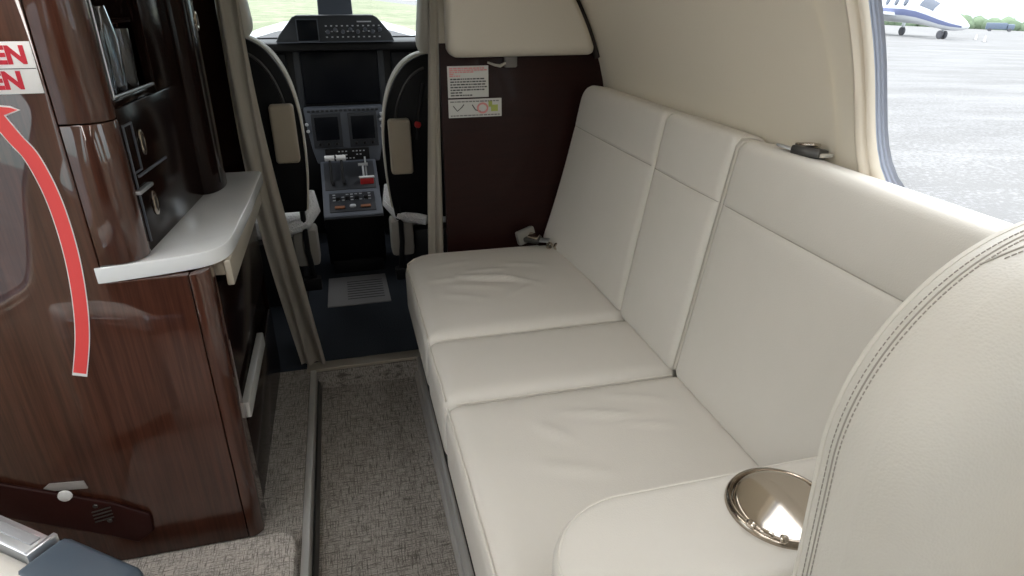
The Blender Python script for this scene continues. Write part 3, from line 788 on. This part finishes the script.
bm = B(); tube(bm, [(.332, 1.9978, .838), (.345, 1.9978, .822), (.36, 1.9978, .834), (.366, 1.9978, .842)], .0016, 5); part('black_figure', bm, INK, t); bm = B(); tube(bm, [(.392, 1.9978, .84), (.402, 1.9978, .824), (.418, 1.9978, .819)], .0018, 5)
part('black_figure', bm, INK, t)
# strap end below the pad
t = thing('strap_end', 'small grey strap end hanging under the cream bulkhead pad', 'strap', (.50, 1.985, .96))
bm = B(); tube(bm, [(.44, 1.985, .965), (.462, 1.982, .957), (.478, 1.98, .954), (.495, 1.98, .962)], [.003, .004, .005, .004], 8); part('cord', bm, WEB, t)
bm = B(); box(bm, .492, .532, 1.978, 1.994, .948, .985, .005); part('clip', bm, mat('dim_clip', (.16, .15, .14), .4), t)

def curtain(name, top, bot, label, folds, amp, zt, zb, lean=None, yo=0):
    bm = B(); n, mz = folds * 10, 26; rows = []
    for j in range(mz + 1):
        f = j / mz; z = zt + (zb - zt) * f
        row = []
        for i in range(n + 1):
            u = i / n
            e0 = top[0] + (bot[0] - top[0]) * f + (lean(f) if lean else 0); e1 = top[1] + (bot[1] - top[1]) * f + (lean(f) if lean else 0)
            x = e0 + (e1 - e0) * u
            y = 1.965 + yo + (amp) * math.sin(u * folds * 2 * PI + .6 * math.sin(3 * f)) * (.7 + .3 * math.sin(5 * f + u * 4)) + .004 * math.sin(9 * f + 3 * u)
            row.append((x + .004 * math.sin(7 * f + 9 * u), y, z))
        rows.append(row)
    vv = [[bm.verts.new(p) for p in r] for r in rows]
    for j in range(mz):
        for i in range(n): bm.faces.new((vv[j][i], vv[j][i + 1], vv[j + 1][i + 1], vv[j + 1][i]))
    bmesh.ops.solidify(bm, geom=bm.faces[:], thickness=.003)
    return solo(name, bm, CURTAIN, label, 'curtain', sharp=70)
curtain('curtain', (-.292, -.228), (-.228, -.145), 'taupe curtain slanting down beside the worktop, left of the cockpit opening', 2, .016, 1.44, .012, lean=lambda f: -.034 * math.sin(PI * f) * (1 if f > .0 else 0))
curtain('curtain', (.278, .312), (.215, .262), 'narrow taupe curtain gathered against the edge of the dark wood bulkhead', 2, .009, 1.44, .012, yo=.017)
# ------------------------------------------------------------------ cockpit
def pilot_seat(cx, y, zt, s, label, padz, extra, hs=.012):
    """s = +1: aisle side is towards +x"""
    t = thing('pilot_seat', label, 'seat', (cx, y, 0), 'pilot seats')
    X = lambda u: cx + s * u
    # outline: aisle-side edge is a long curve
    half = [(.0, zt), (.08, zt - .004), (.135, zt - .028), (.18, zt - .075), (.215, zt - .15), (.235, zt - .25), (.240, zt - .36), (.235, zt - .50), (.220, zt - .62)]
    H_ = catm(half, 5); out = [(X(u), z) for u, z in H_] + [(X(-u), z) for u, z in reversed(H_)]
    sc = lambda f: [(cx + (x - cx) * f, (zt - .35) + (z - (zt - .35)) * f) for x, z in out]
    bm = B(); prism(bm, sc(.985), 'y', y - .02, y + .02, .010); part('back_shell', bm, BLACKG, t, sharp=50)
    bm = B(); prism(bm, out, 'y', y + .022, y + .11, .018, seg=3); part('back_cushion', bm, PADM, t, sharp=50)
    bm = B(); tube(bm, [(X(u * .985), y + .012, zt - .35 + (z - zt + .35) * .985) for u, z in H_], .006, 8); part('edge_piping', bm, PADM, t)
    bm = B(); tube(bm, [(X(u * .84), y - .021, zt - .35 + (z - zt + .35) * .87) for u, z in H_[6:30]], .005, 8); part('trim_strip', bm, DARKM, t)
    bm = pillow((-.115, .115), (zt - .03, zt + .24), (0, .10), .07, .03, xf=lambda u, v, w: Vector((cx + s * (hs + u * (1 - .9 * max(0, v - zt))), y + .10 - w, v)), n=(12, 12, 4)); part('headrest', bm, PADM, t, sharp=80)
    bm = pillow((.142, .222), (padz - .20, padz), (0, .05), .012, .010, xf=lambda u, v, w: Vector((X(u), y - .02 - w, v)), n=(6, 8, 3)); part('folded_armrest', bm, BEIGEP, t, label='beige folded armrest pad', sharp=80)
    bm = pillow((-.20, .215), (y + .10, y + .52), (.27, .37), .06, .04, xf=lambda u, v, w: Vector((X(u), v, w)), n=(12, 12, 4)); part('seat_cushion', bm, SHEEP, t, label='white sheepskin seat cover', sharp=80)
    bm = B(); tube(bm, [(X(.225), y + .10, .46), (X(.235), y + .06, .40), (X(.20), y + .0, .365), (X(.10), y - .03, .345)], [.022, .028, .026, .02], 10); part('fleece_cover', bm, SHEEP, t, label='white fleece over the seat edge')
    bm = B(); box(bm, min(X(.15), X(.24)), max(X(.15), X(.24)), y + .0, y + .10, .19, .34, .015); part('side_bracket', bm, mat('bracket_grey', (.30, .28, .25), .6), t)
    bm = B(); box(bm, cx - .17, cx + .17, y + .06, y + .46, .001, .28, .02); part('pedestal', bm, BLACKP, t)
    bm = B(); tube(bm, [(X(.20), y - .01, .42), (X(.20), y - .015, .26), (X(.215), y - .01, .12)], .010, 8); box(bm, min(X(.17), X(.235)), max(X(.17), X(.235)), y - .03, y + .01, .10, .15, .006); part('recline_lever', bm, BLACKP, t)
    if extra:
        bm = B(); lathe(bm, [(0, .012), (.011, .011), (.013, .004), (.013, 0)], T(X(.112), y - .021, .715) @ RX(PI / 2), 16); part('harness_button', bm, REDK, t)
        bm = B(); tube(bm, [(X(.085), y - .024, .86), (X(.105), y - .026, .76), (X(.118), y - .024, .66)], .006, 6); part('harness_strap', bm, BLACKP, t)
    return t
pilot_seat(-.385, 2.40, 1.035, 1, 'black-backed pilot seat with cream rim beside the slanting curtain', .812, False)
pilot_seat(.375, 2.42, .965, -1, 'black-backed pilot seat with cream rim beside the bulkhead curtain', .742, True, -.02)

# instrument panel
ip = thing('instrument_panel', 'dark cockpit instrument panel with large blank display and hooded controls', 'instrument panel', (0, 3.15, .3))
bm = B(); box(bm, -.80 + .02, .78, 3.10, 3.33, .30, .955, .01); box(bm, -.72, .72, 3.02, 3.33, .93, .965, .012); part('main_board', bm, BLACKP, ip)
HY = 3.0
hood = [(-.242, .968), (-.225, .997), (-.165, 1.066), (-.148, 1.073), (.168, 1.073), (.186, 1.062), (.238, 1.0), (.252, .966)]
bm = B(); prism(bm, hood, 'y', HY, HY + .12, .006); hd_ = part('hood', bm, GREYP, ip)
def scale_poly(P, f, dz=0):
    cx_ = sum(p[0] for p in P) / len(P); cz_ = sum(p[1] for p in P) / len(P)
    return [(cx_ + (x - cx_) * f, cz_ + (z - cz_) * f + dz) for x, z in P]
bm = B(); box(bm, -.148, -.066, HY - .006, HY, .975, 1.055, .003); part('standby_display', bm, SCREEN, hd_)
bm = B()
for (xa, xb, za, zb) in ((-.152, -.062, 1.056, 1.060), (-.152, -.062, .970, .974), (-.152, -.148, .97, 1.06), (-.066, -.062, .97, 1.06), (-.236, .246, .966, .970)): box(bm, xa, xb, HY - .005, HY - .0005, za, zb, .001)
part('bezel', bm, GREYL, hd_)
for i in range(8):
    bm = B(); lathe(bm, [(0, .014), (.007, .013), (.009, 0)], T(-.025 + i * .031, HY, 1.008 + .008 * (i % 2)) @ RX(PI / 2), 12); part('knob', bm, GREYL, hd_)
for r_ in range(3):
    bm = B()
    for i in range(11):
        box(bm, -.035 + i * .022, -.027 + i * .022, HY - .003, HY - .0004, .985 + r_ * .022, .990 + r_ * .022, .0005)
    part('switch_marks', bm, WHITEM, hd_)
part('label_strip', obox(.098, .158, HY - .003, HY - .0004, 1.045, 1.050, .0005), WHITEM, hd_)
MY = 3.09
bm = B(); box(bm, -.158, .176, MY - .006, MY + .03, .700, .925, .006); main = part('main_display', bm, SCREEN, ip, label='large blank black display')
for (xa, xb, za, zb) in ((-.185, -.158, .685, .935), (.176, .203, .685, .935)): part('display_bezel', obox(xa, xb, MY - .004, MY + .03, za, zb, .003), GREYP, main)
bm = B(); box(bm, -.05, -.01, MY - .008, MY - .004, .930, .936, .001); part('display_badge', bm, WHITEM, main)
for (xa, xb) in ((-.56, -.215), (.235, .58)):
    bm = B(); box(bm, xa, xb, MY - .004, MY + .03, .70, .92, .006); part('side_display', bm, SCREEN, ip)
# centre stack with two small displays
CYk = 3.04
bm = B(); prism(bm, [(-.170, .69), (.178, .69), (.172, .60), (.160, .50), (.145, .44), (-.135, .44), (-.150, .50), (-.163, .60)], 'y', CYk, CYk + .10, .005); stack = part('centre_stack', bm, GREYL, ip, label='blue-grey centre stack')
bm = B(); 
for i in range(16): box(bm, -.155 + i * .020, -.142 + i * .020, CYk - .004, CYk - .0003, .672, .682, .001)
part('key_row', bm, GREYP, stack)
for (xa, xb) in ((-.142, -.012), (.018, .148)):
    bm = B(); box(bm, xa, xb, CYk - .010, CYk - .0003, .512, .666, .004); fr = part('control_display', bm, GREYP, stack)
    bm = B(); box(bm, xa + .013, xb - .013, CYk - .0125, CYk - .0098, .548, .652, .002); part('screen', bm, SCREEN, fr)
    for i in range(3):
        bm = B(); lathe(bm, [(0, .010), (.006, .009), (.0075, 0)], T(xa + .028 + i * .037, CYk - .010, .530) @ RX(PI / 2), 12); part('knob', bm, BLACKP, fr)
for (x, z) in ((-.163, .62), (-.160, .59), (.168, .655), (.165, .63), (.168, .60)): part('side_knob', lathe(B(), [(0, .010), (.006, .009), (.008, 0)], T(x, CYk, z) @ RX(PI / 2), 12), WHITEM, stack)
bm = B(); box(bm, -.098, .100, CYk - .008, CYk - .0003, .452, .506, .003); rad = part('radio_unit', bm, BLACKP, stack)
bm = B(); random.seed(5)
for i in range(11):
    for r_ in range(3):
        if random.random() < .6: box(bm, -.088 + i * .016, -.080 + i * .016, CYk - .010, CYk - .0082, .459 + r_ * .016, .464 + r_ * .016, .0005)
part('white_marks', bm, WHITEM, rad)
# pedestal: slopes down towards the cabin
ped = thing('throttle_pedestal', 'blue-grey throttle pedestal with levers between the pilot seats', 'control console', (0, 2.85, 0))
bm = B(); prism(bm, [(2.70, .285), (2.705, .292), (2.86, .352), (3.035, .452), (3.035, .05), (2.78, .05), (2.74, .20)], 'x', -.125, .125, .006); pb = part('console', bm, GREYL, ped)
bm = B(); box(bm, -.11, .11, 2.755, 3.03, .001, .06, .004); part('plinth', bm, BLACKP, ped)
bm = B(); prism(bm, [(2.781, .045), (2.742, .195), (2.698, .28), (2.697, .283), (2.692, .280), (2.733, .19), (2.773, .045)], 'x', -.124, .124, .001); part('front_cover', bm, BLACKP, ped)
def on(y):                       # height of the console's sloping top
    return .292 + (.352 - .292) * (y - 2.705) / .155 if y < 2.86 else .352 + .100 * (y - 2.86) / .175
def plate(bm, x0, x1, y0, y1, h=.004):
    P = [(y0, on(y0)), (y1, on(y1)), (y1, on(y1) + h), (y0, on(y0) + h)]; prism(bm, P, 'x', x0, x1, .0015); return bm
lo = part('lower_keypad', plate(B(), -.098, .098, 2.722, 2.845), GREYP, ped)
bm = B(); random.seed(9)
for i in range(9):
    for yy in (2.832, 2.815, 2.795):
        if random.random() < .75: box(bm, -.083 + i * .019, -.071 + i * .019, yy - .003, yy + .003, on(yy) + .003, on(yy) + .006, .0006)
part('white_keys', bm, WHITEM, lo)
for x in (-.06, -.02, .02, .06):
    bm = B(); lathe(bm, [(.011, 0), (.010, .012), (.006, .014), (0, .014)], T(x, 2.80, on(2.80) + .003), 14); part('knob', bm, BLACKP, lo)
for x in (-.055, .055):
    bm = B(); box(bm, x - .022, x + .022, 2.735, 2.77, on(2.75) + .001, on(2.75) + .008, .003); part('copper_switch', bm, COPPER, lo)
bm = B(); lathe(bm, [(.014, 0), (.012, .008), (0, .009)], T(0, 2.752, on(2.752) + .003), 16); part('round_selector', bm, WHITEM, lo)
q = part('throttle_plate', plate(B(), -.112, .112, 2.868, 3.02), GREYP, ped)
for x in (-.080, -.030):
    bm = B(); tube(bm, [(x, 2.90, on(2.90) + .002), (x, 2.93, on(2.93) + .045), (x, 2.955, on(2.95) + .075)], .006, 8); lv = part('throttle_lever', bm, BLACKP, q)
    bm = B(); tube(bm, [(x - .021, 2.957, on(2.95) + .078), (x + .021, 2.957, on(2.95) + .078)], .013, 12); part('lever_grip', bm, WHITEK, lv, label='white grip')
for x in (-.075, -.025):
    bm = B(); box(bm, x - .006, x + .006, 2.875, 2.94, on(2.9), on(2.9) + .012, .002); part('lever_slot', bm, BLACKP, q)
bm = B(); tube(bm, [(.062, 2.91, on(2.91)), (.062, 2.94, on(2.94) + .05)], .005, 8); tube(bm, [(.042, 2.942, on(2.94) + .052), (.085, 2.942, on(2.94) + .052)], .007, 8); tube(bm, [(.075, 2.93, on(2.93)), (.075, 2.965, on(2.96) + .07)], .004, 8); part('flap_lever', bm, STEEL, q)
bm = B(); box(bm, .044, .104, 2.885, 2.905, on(2.89) + .002, on(2.89) + .03, .004); rh = part('red_handle', bm, REDK, q, label='red handle')
bm = B(); box(bm, .040, .108, 2.884, 2.906, on(2.89) + .0305, on(2.89) + .037, .002); part('handle_top', bm, WHITEK, rh)
# sheet lying on the cockpit floor
bm = B(); box(bm, -.142, .112, 2.41, 2.70, .0005, .006, .001)
for v in bm.verts:
    if v.co.y > 2.6: v.co.x = -.0165 + (v.co.x + .0165) * .97
sh = solo('checklist_card', bm, PAPER, 'grey printed card lying on the navy cockpit floor', 'card')
bm = B()
for i in range(8): box(bm, -.06, .09, 2.46 + i * .025, 2.466 + i * .025, .0062, .0068)
part('printed_lines', bm, GREYP, sh)

# ------------------------------------------------------------------ fill lights added out of view to brighten the cabin
for i, (x, side) in enumerate(((-.56, 'port'), (.40, 'starboard'))):
    z = ZC + math.sqrt(RW * RW - x * x) - .012
    M = T(x, -.05, z) @ RY(math.copysign(math.asin(abs(x) / RW), x))
    lt = thing('added_fill_light', 'long added fill light strip high in the cabin, ' + ('over the galley' if i == 0 else 'over the divan'), 'light', (x, -.05, z))
    bm = B(); box(bm, -.05, -.04, -1.4, 1.6, -.02, .012, .003, M); box(bm, .04, .05, -1.4, 1.6, -.02, .012, .003, M); part('fill_light_frame', bm, TRIMM, lt)
    bm = B(); box(bm, -.039, .039, -1.39, 1.59, -.010, .006, .002, M); part('fill_emitter', bm, FILL_GLOWS[i], lt)

# ------------------------------------------------------------------ outside
GA = -.04
def gz(x, y): return -1.0 + GA * x
def gplane(x0, x1, y0, y1, dz, n=8):
    bm = B()
    g = [[bm.verts.new((x0 + (x1 - x0) * i / n, y0 + (y1 - y0) * j / n, gz(x0 + (x1 - x0) * i / n, 0) + dz)) for j in range(n + 1)] for i in range(n + 1)]
    for i in range(n):
        for j in range(n): bm.faces.new((g[i][j], g[i + 1][j], g[i + 1][j + 1], g[i][j + 1]))
    return bm
struct('ground', gplane(-400, 900, -400, 900, 0, 10), TARMAC)
struct('lawn', gplane(-300, 28, 40, 700, .03), LAWN)
# own nose ahead of the windshield
bm = B(); rings = []
for yy, rx_, zt in ((3.40, .70, 1.02), (3.8, .70, 1.045), (4.4, .60, 1.025), (5.0, .42, .93), (5.3, .14, .78)):
    rings.append([bm.verts.new((rx_ * math.cos(PI * i / 16), yy, zt - .5 * rx_ + .5 * rx_ * math.sin(PI * i / 16))) for i in range(17)])
for A, D in zip(rings[:-1], rings[1:]):
    for i in range(16): bm.faces.new((A[i], A[i + 1], D[i + 1], D[i]))
struct('trim_10', bm, NOSEM)
# parked jet
jx, jy = 76.6, 72.
JS = 1.6
fd = Vector((-.122, -.99, 0)).normalized(); rt = Vector((-fd.y, fd.x, 0))   # rt: jet's left
jz = gz(jx, jy)
jet = thing('parked_jet', 'white business jet with a blue stripe parked on the tarmac', 'airplane', (jx, jy, jz))
JM = T(jx, jy, jz) @ Matrix(((fd.x, rt.x, 0, 0), (fd.y, rt.y, 0, 0), (GA * fd.x, GA * rt.x, 1, 0), (0, 0, 0, 1))) @ Matrix.Scale(JS, 4)
prof = [(2.6, .0, 1.02), (2.45, .16, 1.03), (2.0, .36, 1.10), (1.2, .60, 1.26), (.2, .84, 1.52), (-1.0, 1.02, 1.84), (-2.2, 1.14, 2.1), (-3.6, 1.2, 2.25), (-8, 1.2, 2.35), (-10, 1.05, 2.5), (-12.5, .6, 2.9), (-14.2, .15, 3.2)]
bm = B(); rings = []
for x, r_, zc in prof:
    rings.append([bm.verts.new(JM @ Vector((x, r_ * math.cos(2 * PI * k / 24), zc + r_ * math.sin(2 * PI * k / 24)))) for k in range(24)] if r_ > 0 else [bm.verts.new(JM @ Vector((x, 0, zc)))])
for A, D in zip(rings[:-1], rings[1:]):
    for k in range(24):
        if len(A) == 1: bm.faces.new((A[0], D[k], D[(k + 1) % 24]))
        else: bm.faces.new((A[k], A[(k + 1) % 24], D[(k + 1) % 24], D[k]))
part('fuselage', bm, JETW, jet, sharp=60)
for sgn in (1, -1):
    bm = B(); rr = []
    for x, r_, zc in [(2.2, .30, 1.07)] + prof[2:10]:
        rr.append([bm.verts.new(JM @ Vector((x, sgn * (r_ + .02) * math.cos(a), zc + (r_ + .02) * math.sin(a)))) for a in (-.50, -.35, -.20, -.08)])
    for A, D in zip(rr[:-1], rr[1:]):
        for k in range(3): bm.faces.new((A[k], A[k + 1], D[k + 1], D[k]))
    part('stripe', bm, JETB, jet, label='blue stripe')
    bm = B(); rr = []
    for x, r_, zc in ((-.5, .945, 1.707), (-1.0, 1.02, 1.84), (-2.0, 1.123, 2.06)):
        rr.append([bm.verts.new(JM @ Vector((x, sgn * (r_ + .02) * math.cos(a), zc + (r_ + .02) * math.sin(a)))) for a in (.35, .65, .95, 1.2)])
    for A, D in zip(rr[:-1], rr[1:]):
        for k in range(3): bm.faces.new((A[k], A[k + 1], D[k + 1], D[k]))
    part('windshield', bm, JETG, jet)
    for i in range(5):
        bm = B(); M = JM @ T(-3.6 - i * 1.15, sgn * 1.10, 2.68 + i * .02) @ RX(-sgn * PI / 2 + sgn * .33)
        lathe(bm, [(0, .10), (.2, .10), (.24, .06), (.24, -.02)], M @ Matrix.Diagonal((.9, 1.25, 1, 1)), 16); part('cabin_window', bm, JETG, jet)
    bm = B(); M = JM
    pts = [(-4.6, .9, 1.75), (-8.2, .9, 1.75), (-8.6, 7.2, 2.15), (-7.4, 7.2, 2.15)]
    up_ = [bm.verts.new(M @ Vector((x, sgn * y, z + .12))) for x, y, z in pts]; dn = [bm.verts.new(M @ Vector((x, sgn * y, z - .12))) for x, y, z in pts]
    bm.faces.new(up_); bm.faces.new(dn[::-1])
    for k in range(4): bm.faces.new((up_[k], dn[k], dn[(k + 1) % 4], up_[(k + 1) % 4]))
    part('wing', bm, JETW, jet)
    bm = B(); lathe(bm, [(.42, 1.3), (.56, 1.2), (.6, .3), (.5, -1.2), (.36, -1.6)], JM @ T(-9.6, sgn * 1.75, 3.2) @ RY(PI / 2), 20); part('engine', bm, JETW, jet)
    bm = B(); box(bm, -7.1, -6.85, sgn * 1.7 - .1, sgn * 1.7 + .1, .35, 1.7, .03, JM); leg = part('landing_gear', bm, STEEL, jet)
    bm = B(); lathe(bm, [(0, .14), (.26, .14), (.36, .08), (.36, -.08), (.26, -.14), (0, -.14)], JM @ T(-7, sgn * 1.7, .36) @ RX(PI / 2), 20); part('wheel', bm, RUBBER, leg)
bm = B(); box(bm, -.1, .1, -.09, .09, .3, 1.45, .03, JM); leg = part('nose_gear', bm, STEEL, jet)
bm = B()
for yy in (-.2, .2): lathe(bm, [(0, .1), (.24, .1), (.32, .06), (.32, -.06), (.24, -.1), (0, -.1)], JM @ T(0, yy, .32) @ RX(PI / 2), 20)
part('wheel', bm, RUBBER, leg)
bm = B()
for P in ([(-10.8, 3.3), (-13.2, 3.3), (-15.2, 6.4), (-13.6, 6.4)],):
    a = [bm.verts.new(JM @ Vector((x, .12, z))) for x, z in P]; c = [bm.verts.new(JM @ Vector((x, -.12, z))) for x, z in P]
    bm.faces.new(a); bm.faces.new(c[::-1])
    for k in range(4): bm.faces.new((a[k], c[k], c[(k + 1) % 4], a[(k + 1) % 4]))
box(bm, -15.3, -13.5, -2.6, 2.6, 6.35, 6.5, .05, JM); part('tail', bm, JETW, jet)
# cones, truck, trees
for i, (x, y, lab) in enumerate(((77.5, 66.5, 'pale traffic cone on the tarmac closest to the cabin window'), (83.5, 73.0, 'pale traffic cone standing just beyond the nose of the jet'))):
    t = thing('traffic_cone', lab, 'cone', (x, y, gz(x, y)))
    bm = B(); lathe(bm, [(.16, .03), (.03, .72), (0, .72)], T(x, y, gz(x, y)), 16); part('cone_body', bm, CONEM, t)
    bm = B(); box(bm, -.22, .22, -.22, .22, 0, .04, .01, T(x, y, gz(x, y))); part('cone_foot', bm, RUBBER, t)
tx, ty = 186., 156.
t = thing('truck', 'dark service truck far off in front of the trees', 'truck', (tx, ty, gz(tx, ty)))
TM = T(tx, ty, gz(tx, ty)) @ RZ(-.80)
bm = B(); box(bm, -3.4, 1.6, -1.1, 1.1, .6, 2.3, .1, TM); part('cargo_box', bm, VEH, t)
bm = B(); box(bm, 1.7, 3.4, -1.05, 1.05, .5, 2.0, .25, TM); part('cab', bm, VEH, t)
for x in (-2.3, 2.4):
    for yy in (-1, 1):
        bm = B(); lathe(bm, [(0, .15), (.4, .15), (.45, .08), (.45, -.08), (.4, -.15), (0, -.15)], TM @ T(x, yy, .45) @ RX(PI / 2), 16); part('wheel', bm, RUBBER, t)
random.seed(11)
bm = B()
for i in range(260):
    f = i / 259; x = 150 + 190 * f + random.uniform(-2, 2); y = 245 - 120 * f + random.uniform(-8, 8)
    r_ = random.uniform(2.0, 3.6); tb = B(); bmesh.ops.create_icosphere(tb, subdivisions=2, radius=r_)
    for v in tb.verts: v.co *= random.uniform(.82, 1.12)
    join(bm, tb, T(x, y, gz(x, y) + r_ * .35))
solo('treeline', bm, LEAF, 'low green line of trees at the far edge of the airfield', 'trees', kind='stuff', sharp=180)

# ------------------------------------------------------------------ world: overcast sky
w = bpy.data.worlds.new('sky'); bpy.context.scene.world = w; w.use_nodes = True
nt = w.node_tree; bg = nt.nodes['Background']
tc = nt.nodes.new('ShaderNodeTexCoord'); sp = nt.nodes.new('ShaderNodeSeparateXYZ'); rp = nt.nodes.new('ShaderNodeValToRGB')
nt.links.new(tc.outputs['Generated'], sp.inputs[0]); nt.links.new(sp.outputs['Z'], rp.inputs[0]); nt.links.new(rp.outputs[0], bg.inputs['Color'])
e = rp.color_ramp.elements
e[0].position = 0; e[0].color = (.33, .42, .41, 1)
e[1].position = 1; e[1].color = (1.0, 1.0, 1.0, 1)
x = e.new(.12); x.color = (.50, .56, .57, 1)
x = e.new(.5); x.color = (.85, .88, .91, 1)
bg.inputs['Strength'].default_value = 3.8

# ------------------------------------------------------------------ camera
cd = bpy.data.cameras.new('camera'); cam = bpy.data.objects.new('camera', cd); C.objects.link(cam)
f_, v1, cx_, cy_ = 635., (330., -5.), 512., 288.
cd.sensor_width = 36; cd.lens = 36 * f_ / 1024; cd.clip_start = .01; cd.clip_end = 2000
Yc = Vector(((v1[0] - cx_) / f_, -(v1[1] - cy_) / f_, 1)).normalized()
pt = math.atan2(cy_ - v1[1], f_); Zc = Vector((0, math.cos(pt), -math.sin(pt)))
Xc = Yc.cross(Zc)
if Xc.x < 0: Xc = -Xc
right = Vector((Xc.x, Yc.x, Zc.x)); upv = Vector((Xc.y, Yc.y, Zc.y)); fw = Vector((Xc.z, Yc.z, Zc.z))
cam.matrix_world = Matrix(((right.x, upv.x, -fw.x, 0), (right.y, upv.y, -fw.y, 0), (right.z, upv.z, -fw.z, 1.15), (0, 0, 0, 1)))
sc = bpy.context.scene; sc.camera = cam
vs = sc.view_settings; vs.view_transform = 'Standard'; vs.look = 'None'; vs.exposure = .16; vs.gamma = 1; vs.use_curve_mapping = False
sc.cycles.max_bounces = 10; sc.cycles.diffuse_bounces = 6; sc.cycles.transparent_max_bounces = 12; sc.cycles.sample_clamp_indirect = 6
sc.cycles.use_denoising = True
